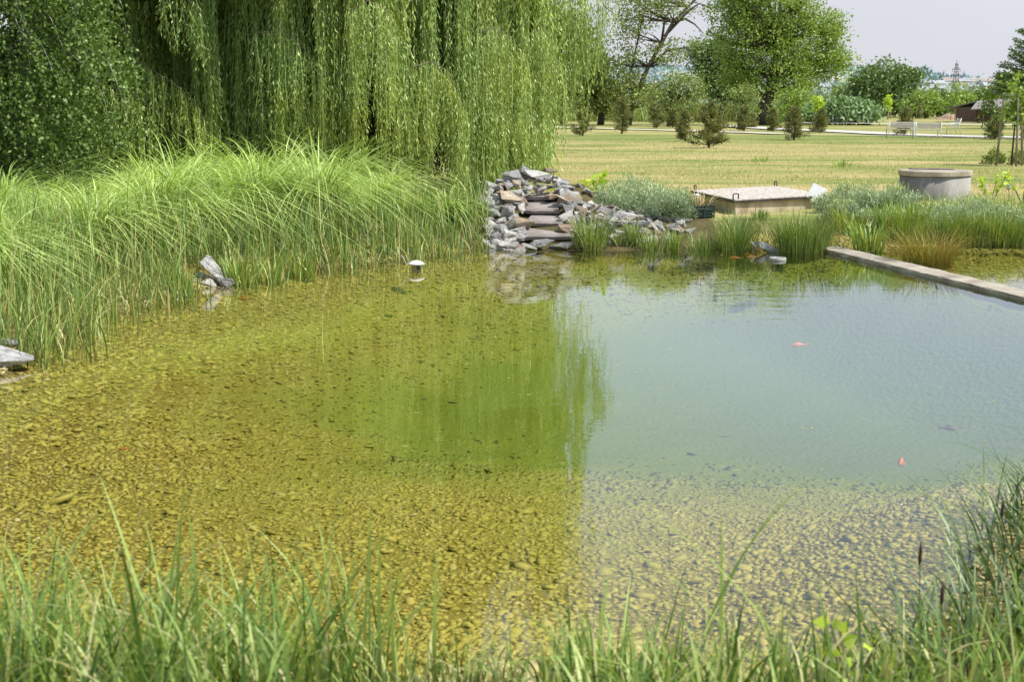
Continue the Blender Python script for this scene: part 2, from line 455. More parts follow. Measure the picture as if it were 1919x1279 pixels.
parts.append(pebbles(x, y, .0175 * np.exp(rng.normal(0, .38, len(x))), 1))
x, y = grid_pts(-4.5, 5.5, 4.8, 11.5, .4)
k = (np.abs(x) < .37 * y + .5) & (shore(x, y) > 0) & (murkf(x, y) < .8) & (rng.random(len(x)) < .6); x, y = x[k], y[k]
parts.append(pebbles(x, y, .032 * np.exp(rng.normal(0, .25, len(x))), 1))
x, y = grid_pts(-5, 9, 10.4, 22.6, .066)
k = (np.abs(x) < .37 * y + .5) & (shore(x, y) > -.5) & (murkf(x, y) < .72 + .24 * rng.random(len(x))) & (hfun(x, y) < .25) & ~((x > -1.1) & (x < 3.3) & (hfun(x, y) > .0) & (y > 20)); x, y = x[k], y[k]
parts.append(pebbles(x, y, .031 * np.exp(rng.normal(0, .3, len(x))), 1))
V, F, A = join_np(parts)
me = mesh_np('gravel', V, F, A, smooth=True)
tag(link('gravel', me, m_peb), 'rounded ochre river pebbles covering the shallow pond floor', 'gravel', kind='stuff')

# ------------------------------------------------------------------ rocks
m_rock, nt, out = newmat('slate_rock')
tc = N(nt, 'TexCoord').outputs['Object']; oi = N(nt, 'ObjectInfo')
addv = N(nt, 'VectorMath', operation='ADD'); nt.links.new(tc, addv.inputs[0])
cmb = N(nt, 'CombineXYZ'); nt.links.new(math_(nt, 'MULTIPLY', oi.outputs['Random'], 40), cmb.inputs[0]); nt.links.new(cmb.outputs[0], addv.inputs[1])
n1 = noise(nt, 2.2, addv.outputs[0], 6, .62, .6)
lay = noise(nt, 2.0, scaled(nt, addv.outputs[0], (.6, .6, 5)), 6, .7)
orr = ramp(nt, [(0, (.34, .335, .33)), (.3, (.48, .47, .455)), (.55, (.6, .585, .55)), (.74, (.74, .71, .65)), (.80, (.60, .50, .36)), (.90, (.50, .39, .27)), (.96, (.34, .23, .18)), (1, (.62, .54, .4))], 'LINEAR')
nt.links.new(oi.outputs['Random'], orr.inputs[0])
tint = ramp(nt, [(.28, (.6, .6, .62)), (.5, (1., 1., 1.0)), (.68, (1.3, 1.27, 1.2))]); nt.links.new(n1.outputs[0], tint.inputs[0])
cc = mixc(nt, 1., orr.outputs[0], tint.outputs[0], 'MULTIPLY')
cc = mixc(nt, maprange(nt, lay.outputs[0], .56, .66, 0, .45), cc, (.36, .27, .17))
pr = N(nt, 'BsdfPrincipled'); nt.links.new(cc, pr.inputs['Base Color']); pr.inputs['Roughness'].default_value = .75
nt.links.new(bump(nt, lay.outputs[0], .9, .12), pr.inputs['Normal'])
nt.links.new(pr.outputs[0], out.inputs[0])
def rock_mesh(seed, flat=.45, npts=15, sx=1., sy=.75):
    r = random.Random(seed); bm = bmesh.new()
    for _ in range(npts):
        v = Vector((r.uniform(-1, 1), r.uniform(-1, 1), r.uniform(-1, 1)))
        if v.length > 1.25: v = v.normalized() * 1.25
        v = Vector((v.x * sx, v.y * sy, max(-.95, min(.95, v.z)) * flat)); bm.verts.new(v)
    g = bmesh.ops.convex_hull(bm, input=bm.verts)
    bmesh.ops.delete(bm, geom=[e for e in bm.verts if not e.link_faces], context='VERTS')
    bmesh.ops.dissolve_limit(bm, angle_limit=.22, verts=bm.verts, edges=bm.edges)
    bmesh.ops.bevel(bm, geom=list(bm.edges), offset=.035, segments=1, affect='EDGES')
    bmesh.ops.triangulate(bm, faces=bm.faces)
    bmesh.ops.subdivide_edges(bm, edges=bm.edges, cuts=1, use_grid_fill=True)
    for v in bm.verts:
        s = math.sin(v.co.x * 7 + seed) * math.sin(v.co.y * 6.3 + seed * 2) + .6 * math.sin(v.co.z * 15 + v.co.x * 4)
        v.co *= 1 + .03 * s + r.uniform(-.012, .012)
    bmesh.ops.recalc_face_normals(bm, faces=bm.faces)
    me = bpy.data.meshes.new('rock'); bm.to_mesh(me); bm.free(); me.materials.append(m_rock)
    return me
RM = [rock_mesh(s, flat=.32 + .05 * (s % 6), npts=12 + s % 7) for s in range(22)]
def rock(loc, size, label, group=None, rot=None, mesh=None, cat='rock', scale=None, mat=None):
    o = bpy.data.objects.new('rock', mesh or R.choice(RM)); COL.objects.link(o)
    o.location = loc
    o.rotation_euler = rot or (R.gauss(0, .38), R.gauss(0, .38), R.uniform(0, 2 * PI))
    o.scale = scale or (size * R.uniform(.85, 1.3), size * R.uniform(.8, 1.1), size * R.uniform(.8, 1.35))
    return tag(o, label, cat, group)
def Ycas(py): return 21.3 + (468 - py) * (2.15 / 138)
# crown and flanks of the cascade: jittered rows of stones lying on the slope
def inpoly(px, py, poly): return sdpoly(np.array([px]), np.array([py]), np.array(poly, float))[0] > 0
LEFT = [(905, 475), (903, 440), (908, 395), (903, 352), (925, 338), (950, 330), (980, 345), (976, 370), (979, 400), (986, 430), (982, 452), (992, 474)]
RIGHT = [(1037, 330), (1060, 338), (1085, 365), (1100, 395), (1110, 440), (1100, 466), (1080, 455), (1069, 430), (1060, 405), (1052, 380), (1043, 362)]
TOP = [(975, 330), (1040, 330), (1045, 366), (978, 366)]
SCREE = [(1085, 372), (1130, 384), (1180, 392), (1235, 402), (1290, 415), (1300, 436), (1270, 450), (1190, 466), (1100, 466)]
zones = [(LEFT, 13.5, .13, .2, 'grey and tan slate stone piled in the left flank of the step cascade', 'stones of the left cascade flank'),
         (RIGHT, 12.5, .12, .18, 'grey and brown slate stone piled in the right flank of the step cascade', 'stones of the right cascade flank'),
         (TOP, 11.5, .09, .14, 'small dark stone in the hollow behind the top step', 'stones behind the top step'),
         (SCREE, 12.5, .1, .165, 'pale grey slate stone in the scree sloping right of the cascade', 'stones of the scree slope')]
for poly, sp, s0, s1, lab, grp in zones:
    px0, px1 = min(a for a, b in poly), max(a for a, b in poly); py0, py1 = min(b for a, b in poly), max(b for a, b in poly)
    py = py1
    row = 0
    while py > py0:
        px = px0 + (row % 2) * sp * .5
        while px < px1:
            qx, qy = px + R.uniform(-.35, .35) * sp, py + R.uniform(-.3, .3) * sp
            if inpoly(qx, qy, poly):
                Yw = Ycas(qy) + R.uniform(-.05, .05) + (.12 if grp.endswith('top step') else 0)
                if 'scree' in grp: Yw = 21.5 + (466 - qy) * .021 + R.uniform(-.05, .05)
                w = P(qx, qy, Yw)
                rock((w[0], w[1], max(w[2], H(w[0], w[1]) + .02) - .01), R.uniform(s0, s1) * .8, lab, grp)
            px += sp
        py -= sp * .78; row += 1
def big(px, py, Yw, sc, rot, lab, m):
    w = P(px, py, Yw); w = (w[0], w[1], max(w[2], H(w[0], w[1]) + sc[2] * .2)); return rock(w, 1, lab, None, rot, RM[m], scale=sc)
big(1008, 330, 23.5, (.32, .2, .2), (.55, .1, .1), 'large pale grey slab crowning the top of the step cascade', 3)
big(1030, 319, 23.75, (.15, .12, .1), (.0, .1, .4), 'dark flat slate poking up behind the crowning slab', 8)
big(985, 326, 23.6, (.13, .1, .22), (.3, .5, .2), 'upright grey slate leaning on the left of the crowning slab', 5)
big(962, 330, 23.35, (.2, .16, .16), (.3, -.2, .5), 'rounded grey stone at the top left of the cascade', 11)
big(1048, 336, 23.4, (.17, .14, .15), (.2, .2, .3), 'whitish blocky stone at the top right of the cascade', 14)
big(958, 372, 22.65, (.28, .18, .2), (.4, .25, -.2), 'long pale slab with sharp ridge beside the second step', 6)
big(980, 418, 21.95, (.2, .16, .22), (.3, .2, .3), 'light tan block beside the third step on its left', 16)
big(951, 438, 21.65, (.2, .15, .22), (.5, .2, 1.0), 'dark blue grey wedge stone low in the left flank', 9)
big(943, 456, 21.4, (.15, .14, .17), (.3, .1, .6), 'pale triangular stone standing at the waterline left of the steps', 12)
big(978, 445, 21.6, (.2, .14, .12), (.1, .0, .1), 'flat pale stone level with the lowest step on its left', 2)
big(1020, 453, 21.32, (.26, .16, .14), (.1, -.15, .2), 'flat blue grey slate at the waterline in front of the lowest step', 7)
big(994, 462, 21.25, (.17, .1, .08), (.1, .25, -.2), 'thin dark slate lying in the water edge before the steps', 1)
big(1015, 461, 21.2, (.07, .07, .07), (.1, .0, .3), 'small cream stone at the foot of the steps', 4)
big(1052, 462, 21.3, (.22, .12, .09), (.0, -.2, .1), 'low dark slate right of the foot of the steps', 17)
big(1067, 365, 22.9, (.2, .14, .2), (.3, .1, .2), 'brown ridged stone high in the right flank', 19)
big(1063, 392, 22.45, (.14, .13, .16), (.2, .2, .8), 'rust brown stone beside the second step on its right', 10)
big(1065, 430, 21.85, (.22, .15, .2), (.3, .1, .2), 'broad greenish brown stone right of the third step', 13)
big(1170, 405, 22.6, (.2, .15, .14), (.4, .1, .2), 'big flat grey stone in the middle of the scree', 15)
big(1272, 412, 22.55, (.22, .13, .13), (.1, .1, 0), 'dark grey pointed stone at the right end of the scree', 18)
big(1220, 400, 22.8, (.11, .09, .1), (.1, .1, 0), 'oval grey stone on the upper rim of the scree', 20)
# single stones along the banks
m_white, nt, out = newmat('pale_rock')
tc = N(nt, 'TexCoord').outputs['Object']; n1 = noise(nt, 2.5, scaled(nt, tc, (1, 1, 3)), 7, .65, .8)
c = ramp(nt, [(.3, (.22, .22, .23)), (.48, (.5, .49, .47)), (.6, (.72, .70, .66))]); nt.links.new(n1.outputs[0], c.inputs[0])
pr = N(nt, 'BsdfPrincipled'); nt.links.new(c.outputs[0], pr.inputs['Base Color']); pr.inputs['Roughness'].default_value = .7
nt.links.new(bump(nt, n1.outputs[0], .8, .15), pr.inputs['Normal']); nt.links.new(pr.outputs[0], out.inputs[0])
def pale(o):
    o.data = o.data.copy(); o.data.materials.clear(); o.data.materials.append(m_white); return o
w = P(18, 672, 11.75); pale(rock(w, 1, 'large white stone at the water edge on the far left', None, (.25, .15, .3), RM[6], scale=(.33, .22, .2)))
w = P(12, 640, 12.1); pale(rock(w, 1, 'dark veined stone behind the large white stone on the far left', None, (.2, .3, 1.2), RM[9], scale=(.15, .12, .1)))
w = P(412, 515, 17.2); pale(rock(w, 1, 'white blade shaped slate leaning out of the reeds', None, (.2, .75, -.3), RM[12], scale=(.36, .15, .13)))
w = P(385, 522, 17.35); rock(w, 1, 'dark stone in the shade beside the white leaning slate', None, (.3, .2, .4), RM[3], scale=(.2, .16, .14))
w = P(372, 532, 17.1); pale(rock(w, 1, 'small pale stone low beside the white leaning slate', None, (.3, .2, .4), RM[5], scale=(.12, .1, .07)))
for px, py, Yd, sc, lab in [(392, 533, 17.0, .1, 'small grey stone at the foot of the white leaning slate'), (368, 524, 17.2, .12, 'grey stone behind the small pale stone by the leaning slate'), (425, 530, 16.95, .09, 'little stone right of the foot of the leaning slate')]:
    w = P(px, py, Yd); rock(w, sc, lab)
w = P(730, 470, 20.3); rock(w, 1, 'grey stone half hidden among reeds behind the white float', None, (.3, .2, .4), RM[5], scale=(.16, .1, .13))
w = P(1436, 462, 21.0); rock(w, 1, 'dark layered stone between the two reed tufts on the far shore', None, (.25, .35, .2), RM[8], scale=(.22, .15, .14))
w = P(1411, 462, 21.1); pale(rock(w, 1, 'small white upright stone at the far shore', None, (.1, 1.2, .2), RM[10], scale=(.13, .07, .06)))

# ------------------------------------------------------------------ step slabs
m_step = plain('brown_slate', [(.3, (.15, .125, .11)), (.5, (.26, .22, .20)), (.7, (.38, .33, .305))], 3.5, .7, .6, .02, (1, 1, 3))
def slab(px0, px1, pyb, Yf, depth, th, tilt, lab, seed):
    a = P(px0, pyb - 3, Yf); b = P(px1, pyb - 3, Yf); r = random.Random(seed)
    w = b[0] - a[0]; bm = bmesh.new(); n = 9
    ring = []
    for k in range(n + 1): ring.append((-w / 2 + w * k / n, r.uniform(-.008, .008)))
    ring += [(w / 2 + r.uniform(-.03, .05), depth * .4), (w / 2 - r.uniform(0, .06), depth), (-w / 2 + r.uniform(0, .06), depth), (-w / 2 - r.uniform(0, .04), depth * .5)]
    vt = [bm.verts.new((x, y, th + r.uniform(-.003, .003))) for x, y in ring]
    vb = [bm.verts.new((x * .985, y + .012, 0)) for x, y in ring]
    m_ = len(ring)
    bm.faces.new(vt); bm.faces.new(vb[::-1])
    for k in range(m_): bm.faces.new((vb[k], vb[(k + 1) % m_], vt[(k + 1) % m_], vt[k]))
    bmesh.ops.bevel(bm, geom=[e for e in bm.edges if abs(e.verts[0].co.z - e.verts[1].co.z) < .02], offset=.006, segments=1, affect='EDGES')
    me = bpy.data.meshes.new('step_slab'); bm.to_mesh(me); bm.free()
    o = link('step_slab', me, m_step, None, ((a[0] + b[0]) / 2, Yf, a[2]))
    o.rotation_euler = (tilt, 0, r.uniform(-.04, .04))
    tag(o, lab, 'stone step')
slab(976, 1040, 378, 23.05, .55, .055, .06, 'topmost narrow brown slab of the step cascade', 1)
slab(983, 1046, 404, 22.55, .6, .05, .18, 'second brown slab from the top of the step cascade', 2)
slab(993, 1053, 427, 22.08, .6, .045, .17, 'third brown slab from the top of the step cascade', 3)
slab(986, 1076, 453, 21.55, .65, .05, .15, 'widest and lowest brown slab of the step cascade, above the water', 4)
slab(1000, 1022, 386, 23.1, .3, .06, 0, 'small dark slab wedged under the topmost step', 5)

# ------------------------------------------------------------------ trunk bark and vegetation materials
m_bark = plain('bark', [(.3, (.035, .028, .02)), (.6, (.10, .08, .06)), (.8, (.17, .14, .11))], 4, .95, .8, .05, (1, 1, .25))
m_twig = plain('twig', [(.3, (.10, .085, .05)), (.7, (.22, .18, .11))], 5, .9, 0)
m_birchbark = plain('birch_bark', [(.4, (.10, .09, .08)), (.5, (.35, .33, .30)), (.7, (.5, .48, .45))], 5, .8, .3)
m_willow = leafmat('willow_leaf', [(.045, .08, .022), (.10, .155, .036), (.165, .225, .055), (.27, .32, .11)], trans=.3, gloss=.07, patch=(.5, (1.2, 1.06, .8)), bright=2.1)
m_willow_shade = leafmat('willow_shade_leaf', [(.03, .05, .012), (.06, .085, .02)], trans=.25, gloss=.03, bright=1.)  # inner shade of the crown painted as darker leaf colours
m_birch = leafmat('birch_leaf', [(.045, .08, .016), (.085, .13, .03), (.14, .19, .05)], trans=.36, gloss=.04, rough=.4, bright=1.8)
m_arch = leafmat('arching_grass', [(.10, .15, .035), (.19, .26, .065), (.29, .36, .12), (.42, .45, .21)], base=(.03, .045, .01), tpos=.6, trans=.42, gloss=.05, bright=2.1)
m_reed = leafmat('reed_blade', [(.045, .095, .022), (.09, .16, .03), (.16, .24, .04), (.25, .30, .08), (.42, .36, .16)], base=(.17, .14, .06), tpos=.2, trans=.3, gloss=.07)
m_iris = leafmat('iris_blade', [(.08, .15, .02), (.15, .24, .03), (.24, .33, .05), (.40, .34, .09)], base=(.10, .11, .03), tpos=.2, trans=.35, gloss=.09)
m_rust = leafmat('rusty_sedge', [(.10, .12, .02), (.19, .19, .03), (.30, .22, .05), (.26, .13, .04)], base=(.04, .03, .015), tpos=.3, trans=.3)
m_silver = leafmat('silver_foliage', [(.14, .20, .10), (.24, .30, .18), (.36, .42, .28), (.34, .38, .12)], trans=.2, gloss=.03)
m_lime = leafmat('lime_leaf', [(.25, .38, .02), (.38, .5, .04), (.5, .55, .10)], trans=.4)
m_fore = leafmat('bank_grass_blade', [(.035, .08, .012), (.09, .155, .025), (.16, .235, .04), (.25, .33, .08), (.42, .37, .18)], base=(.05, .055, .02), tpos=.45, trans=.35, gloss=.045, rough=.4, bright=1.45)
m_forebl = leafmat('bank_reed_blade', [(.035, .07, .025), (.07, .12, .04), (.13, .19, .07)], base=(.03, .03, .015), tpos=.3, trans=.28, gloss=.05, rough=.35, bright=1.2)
m_oak = leafmat('walnut_leaf', [(.08, .13, .03), (.16, .22, .045), (.25, .31, .07)], trans=.4, gloss=.04, bright=1.7)
m_dark = leafmat('dark_leaf', [(.06, .10, .04), (.10, .15, .05), (.15, .20, .065)], trans=.35, gloss=.04, bright=1.5)
m_olive = leafmat('olive_leaf', [(.09, .13, .04), (.17, .21, .065), (.25, .28, .10)], trans=.35, gloss=.03, bright=1.55)
m_teal = leafmat('teal_shrub', [(.10, .17, .075), (.16, .24, .11), (.22, .30, .14)], trans=.25)
m_pine = leafmat('pine_needle', [(.055, .085, .03), (.12, .14, .045), (.20, .19, .07), (.30, .22, .10)], trans=.25, gloss=.03)
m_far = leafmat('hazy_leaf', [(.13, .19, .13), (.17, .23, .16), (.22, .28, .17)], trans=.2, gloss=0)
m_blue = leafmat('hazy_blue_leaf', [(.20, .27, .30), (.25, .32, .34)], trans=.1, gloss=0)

# ------------------------------------------------------------------ weeping willow
def strands(top, bot, sp, L, W, k0=.25, k1=.65, sway=.12):
    """leaves along hanging strands; top (n,3), bot (n,) z of lower end"""
    n = len(top); ln = np.maximum(top[:, 2] - bot, .2)
    cnt = np.maximum((ln / sp).astype(int), 3)
    idx = np.repeat(np.arange(n), cnt)
    first = np.cumsum(cnt) - cnt
    t = (np.arange(cnt.sum()) - first[idx] + rng.random(cnt.sum())) / cnt[idx]
    swx = rng.normal(0, sway, n); swy = rng.normal(0, sway, n); ph = rng.uniform(0, 6, n)
    def at(idx, t):
        a = swx[idx] * t + .05 * np.sin(ph[idx] + t * ln[idx] * 1.7) * (.3 + t)
        b = swy[idx] * t + .04 * np.cos(ph[idx] * 2 + t * ln[idx] * 1.3) * (.3 + t)
        return np.stack([top[idx, 0] + a, top[idx, 1] + b, top[idx, 2] - ln[idx] * t], -1)
    q = at(idx, t)
    az = rng.uniform(0, 2 * PI, len(q)); k = rng.uniform(k0, k1, len(q))
    # side twiglets: some leaves sit off the strand
    off = np.where(rng.random(len(q)) < .35, rng.uniform(0, .13, len(q)), rng.uniform(0, .02, len(q)))
    q = q + np.stack([np.cos(az) * off, np.sin(az) * off, -off * .8], -1)
    ax = np.stack([np.cos(az) * k, np.sin(az) * k, -np.ones(len(q))], -1)
    base = np.clip(rng.random(n)[idx] * .6 + rng.random(len(q)) * .4, 0, 1)
    lv = leaves_np(q, ax, L * rng.uniform(.6, 1.2, len(q)), W * rng.uniform(.7, 1.2, len(q)), base)
    # the thin yellowish stems
    ns = 9; tt = np.tile(np.linspace(0, 1, ns), n); ii = np.repeat(np.arange(n), ns)
    c = at(ii, tt).reshape(n, ns, 3); a = rng.uniform(0, PI, n)
    sd = np.stack([np.cos(a), np.sin(a), a * 0], -1)[:, None] * .0035
    V = np.stack([c + sd, c - sd], 2).reshape(-1, 3)
    qd = np.array([[2 * i, 2 * i + 1, 2 * i + 3, 2 * i + 2] for i in range(ns - 1)])[None] + (np.arange(n) * ns * 2)[:, None, None]
    return lv, (V, qd.reshape(-1, 4), {'rnd': np.full(len(V), .95)})
WX, WY, WR = -4.8, 31.0, 5.45
wil = thing('weeping_willow', 'big weeping willow with curtains of hanging branches behind the tall grass', 'tree', (WX, WY, H(WX, WY)))
lparts, sparts = [], []
def curtain(phi, r, zt, zb, nst, spread, sp=.034, L=.115, W=.021):
    cx = WX + math.cos(phi) * r; cy = WY + math.sin(phi) * r
    a = rng.normal(0, spread, nst); b = rng.normal(0, spread * .6, nst)
    top = np.stack([cx - math.sin(phi) * a + math.cos(phi) * b, cy + math.cos(phi) * a + math.sin(phi) * b, zt + rng.uniform(-.5, .3, nst)], -1)
    bot = zb + rng.exponential(.35, nst)
    # lower part in view dense, the part above the frame coarser
    cut = 4.9
    lo = top.copy(); lo[:, 2] = np.minimum(lo[:, 2], cut)
    l, s = strands(lo, np.minimum(bot, lo[:, 2] - .3), sp, L, W); lparts.append(l); sparts.append(s)
    if zt > cut:
        k = rng.random(nst) < .6
        hi = top[k]; l, s = strands(hi, np.full(k.sum(), cut - .2), .10, .24, .045, sway=.05); lparts.append(l)
def dome(rr): return 5.2 + 7.2 * max(0, 1 - rr ** 3.2)
for k in range(165):      # outer curtains, denser on the camera side
    phi = R.uniform(-PI * 1.02, .12) if k < 140 else R.uniform(.1, PI)
    rr = (R.choice([1.0, .97, .9, .84, .78]) if math.cos(phi) > -.05 else R.choice([.99, .9, .78, .72, .68, .64])) + R.uniform(-.03, .03)
    if k < 140:
        front = max(0., -math.sin(phi))
        zb = .45 + R.choice([0, .1, .2, .5, .9, 1.4]) * (1 if rr < .93 else .6)
        curtain(phi, WR * rr, dome(rr) + R.uniform(-.5, .5), zb, R.randint(13, 22), R.uniform(.045, .15))
    else:
        curtain(phi, WR * rr, dome(rr), .45, 22, .4, sp=.07, L=.2, W=.045)
keep_ = (lparts, sparts); lparts, sparts = [], []
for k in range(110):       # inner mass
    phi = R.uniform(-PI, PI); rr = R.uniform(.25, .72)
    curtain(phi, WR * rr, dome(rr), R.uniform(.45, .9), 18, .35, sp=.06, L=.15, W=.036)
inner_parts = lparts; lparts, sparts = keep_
for k in range(16):
    phi = R.uniform(-.45, .35); curtain(phi, WR * R.uniform(.97, 1.1), R.uniform(6.5, 9.5), R.uniform(4.9, 6.), 9, .12, sp=.1, L=.2, W=.04)
for k in range(60):
    phi = R.uniform(-.7, .5); zt_ = R.uniform(5.6, 10.2); rr_ = WR * R.uniform(1.0, 1.2); nst = R.randint(2, 5)
    top = np.stack([rng.normal(WX + math.cos(phi) * rr_, .05, nst), rng.normal(WY + math.sin(phi) * rr_, .05, nst), np.full(nst, zt_)], -1)
    l, s_ = strands(top, top[:, 2] - rng.uniform(1.2, 3.4, nst), .06, .16, .035, sway=.1); lparts.append(l)
for k in range(46):       # extra crown overhang, added above the frame to shade the curtains
    phi = R.uniform(-PI * .98, -PI * .35); curtain(phi, WR * R.uniform(.95, 1.12), R.uniform(7, 10), 5.2, 14, .4, sp=.1, L=.2, W=.045)
# crown top, only seen mirrored in the water
for k in range(150):
    a = R.uniform(0, 2 * PI); rr = math.sqrt(R.random()) * .98
    x0 = WX + math.cos(a) * rr * WR; y0 = WY + math.sin(a) * rr * WR; zt = dome(rr)
    nst = 10; top = np.stack([rng.normal(x0, .35, nst), rng.normal(y0, .35, nst), rng.normal(zt, .3, nst)], -1)
    l, s = strands(top, top[:, 2] - rng.uniform(1.5, 3.2, nst), .09, .24, .05); lparts.append(l)
# boughs that stick out of the curtain, each an arch with its own short curtain
def bough(pts, nst, ln, depth):
    pw = [np.array(P(a, b, depth)) for a, b in pts]
    seg = np.linspace(0, len(pw) - 1.001, nst); k = seg.astype(int); f = (seg - k)[:, None]
    pw = np.array(pw); top = pw[k] * (1 - f) + pw[k + 1] * f
    top = top + rng.normal(0, [.05, .16, .05], (nst, 3))
    l, s = strands(top, np.maximum(top[:, 2] - rng.uniform(.5, 1, nst) * ln, .5), .032, .095, .018, .3, .9, .08); lparts.append(l); sparts.append(s)
    V, F = tube([tuple(q) for q in pw], [.014 - .010 * i / (len(pw) - 1) for i in range(len(pw))], 5)
    return V, F
bs = []
bs.append(bough([(235, 128), (268, 120), (300, 140), (335, 165), (365, 195), (388, 235)], 75, 1.3, 25.6))
bs.append(bough([(150, 150), (200, 160), (250, 175), (300, 215)], 60, 1.4, 25.3))
bs.append(bough([(775, 125), (810, 115), (840, 135), (860, 180), (872, 215)], 75, 1.9, 25.3))
bs.append(bough([(900, 60), (930, 50), (965, 80), (990, 130)], 60, 1.9, 25.6))
bs.append(bough([(955, 215), (985, 222), (1010, 240), (1030, 262)], 40, .7, 26.2))
bs.append(bough([(1000, 60), (1020, 50), (1040, 90), (1055, 150)], 50, 1.5, 26.5))
bs.append(bough([(480, 60), (520, 60), (560, 75), (590, 120)], 60, 1.5, 25.6))
bs.append(bough([(655, 20), (690, 0), (725, 20), (745, 60)], 60, 2.0, 25.0))
bs.append(bough([(480, 200), (520, 190), (560, 195), (600, 215)], 45, .8, 25.9))
bs.append(bough([(300, -20), (340, -10), (365, 10), (380, 40)], 34, 1.0, 25.2))
# thin outlying strands on the right, sky between them
for (px, py, ln) in [(1062, -20, 2.4), (1094, -25, 2.9), (1122, -20, 1.6), (1075, -15, 1.7), (1090, -20, 2.2), (1105, -10, 1.4), (1118, -18, 1.9), (1132, -12, 1.2), (1068, 10, 2.0), (1148, -15, .9), (1098, 20, 1.3), (1125, 60, .8)]:
    c = np.array(P(px, py, 28.3)); nst = 6; top = c + rng.normal(0, [.07, .15, .15], (nst, 3))
    l, s = strands(top, top[:, 2] - ln * rng.uniform(.6, 1.1, nst), .036, .10, .018, sway=.07); lparts.append(l); sparts.append(s)
V, F, A = join_np(lparts + sparts)
base = np.array(wil.location[:])
Vi, Fi, Ai = join_np(inner_parts); link('inner_foliage', mesh_np('inner_foliage', Vi - base, Fi, Ai), m_willow_shade, wil)
link('foliage', mesh_np('foliage', V - base, F, A), m_willow, wil)
wb = MB(); B = Vector(wil.location)
trunk = [(0, 0, -.3), (.05, 0, 1.2), (-.1, .1, 2.6), (.1, 0, 3.8)]
wb.tube(trunk, [.55, .42, .38, .36], 12)
wb.build('trunk', m_bark, wil, True)
for k in range(11):
    a = 2 * PI * k / 11 + .3; mb = MB(); s0 = Vector((.05, 0, R.uniform(1.6, 3.6)))
    pts = [s0, s0 + Vector((math.cos(a) * 1.3, math.sin(a) * 1.3, 1.9)), s0 + Vector((math.cos(a) * 3., math.sin(a) * 3., 3.6)), s0 + Vector((math.cos(a + .2) * 4.4, math.sin(a + .2) * 4.4, 4.2))]
    mb.tube(pts, [.2, .15, .09, .03], 7); mb.build('branch', m_bark, wil, True)
mb = MB()
V, F = tube([P(1098, -60, 28.5), P(1132, 10, 28.4), P(1150, 25, 28.4), P(1162, 50, 28.3)], [.03, .018, .012, .006], 5)
mb.add([tuple(np.array(v) - base) for v in V], F)
mb.build('bough', m_twig, wil, True)
for V, F in bs:
    mb = MB(); mb.add([tuple(np.array(v) - base) for v in V], F); mb.build('bough', m_twig, wil, True)

# ------------------------------------------------------------------ birch on the left
bx, by = -8.6, 25.0
bir = thing('birch_tree', 'weeping birch with small round leaves at the left edge beside the willow', 'tree', (bx, by, H(bx, by)))
parts = []; tw = MB()
def birch_bunch(px, py, d, n, ln, slope):
    c = np.array(P(px, py, d)); top = c + rng.normal(0, [.18, .3, .12], (n, 3))
    cnt = int(ln / .04); t = rng.random((n, cnt))
    dx = slope * ln * t ** 1.2; wv = .05 * np.sin(t * 9 + rng.uniform(0, 6, (n, 1)))
    q = np.stack([top[:, 0:1] + dx + wv, top[:, 1:2] + rng.normal(0, .03, (n, cnt)), top[:, 2:3] - ln * t * rng.uniform(.7, 1, (n, 1))], -1).reshape(-1, 3)
    q += rng.normal(0, .045, q.shape)
    ax = rng.normal(0, .7, q.shape) + np.array([0, 0, -.9])
    parts.append(leaves_np(q, ax, .066 * rng.uniform(.7, 1.25, len(q)), .056 * rng.uniform(.7, 1.2, len(q)), np.clip(rng.normal(.45, .25, len(q)), 0, 1)))
for k in range(390):
    px = R.uniform(-330, 225); py = R.uniform(-110, 345)
    lim = 195 + max(0, py) * .30
    if px > lim * R.uniform(.85, 1.0): continue
    if py > 300 and px > 120: continue
    d = 22.6 + R.random() * 2.2
    birch_bunch(px, py - 30, d, R.randint(6, 10), R.uniform(.55, 1.0), R.uniform(.1, .42))
for k in range(70):   # upper crown, mirrored in the water only
    c = np.array([R.uniform(-14, -5.2), R.uniform(23, 28), R.uniform(4, 11.5)])
    q = c + rng.normal(0, [.6, .6, .5], (320, 3))
    parts.append(leaves_np(q, rng.normal(0, .6, q.shape) + np.array([0, 0, -.8]), .15, .12, rng.random(len(q)) * .7))
V, F, A = join_np(parts); b0 = np.array(bir.location[:])
link('foliage', mesh_np('foliage', V - b0, F, A), m_birch, bir)
mb = MB(); mb.tube([(0, 0, -.2), (.1, .1, 3), (0, .2, 6), (.2, .1, 10)], [.2, .16, .12, .04], 10); mb.build('trunk', m_birchbark, bir, True)
for k in range(13):
    px = R.uniform(-80, 215); py = R.uniform(-40, 220); a = np.array(P(px, py, 22.7)) - b0
    mb = MB(); mb.tube([(0, 0, a[2] + 1.2), tuple(a * .55 + np.array([0, 0, a[2] * .45 + 1.0])), tuple(a + np.array([0, 0, .5])), tuple(a + np.array([.18, 0, 0])), tuple(a + np.array([.25, 0, -.55]))], [.03, .012, .006, .004, .002], 5)
    mb.build('branch', m_birchbark, bir, True)

# ------------------------------------------------------------------ tall grasses of the left bank
def bank_mask(x, y, lo, hi):
    s = shore(x, y); return (s < -lo) & (s > -hi)
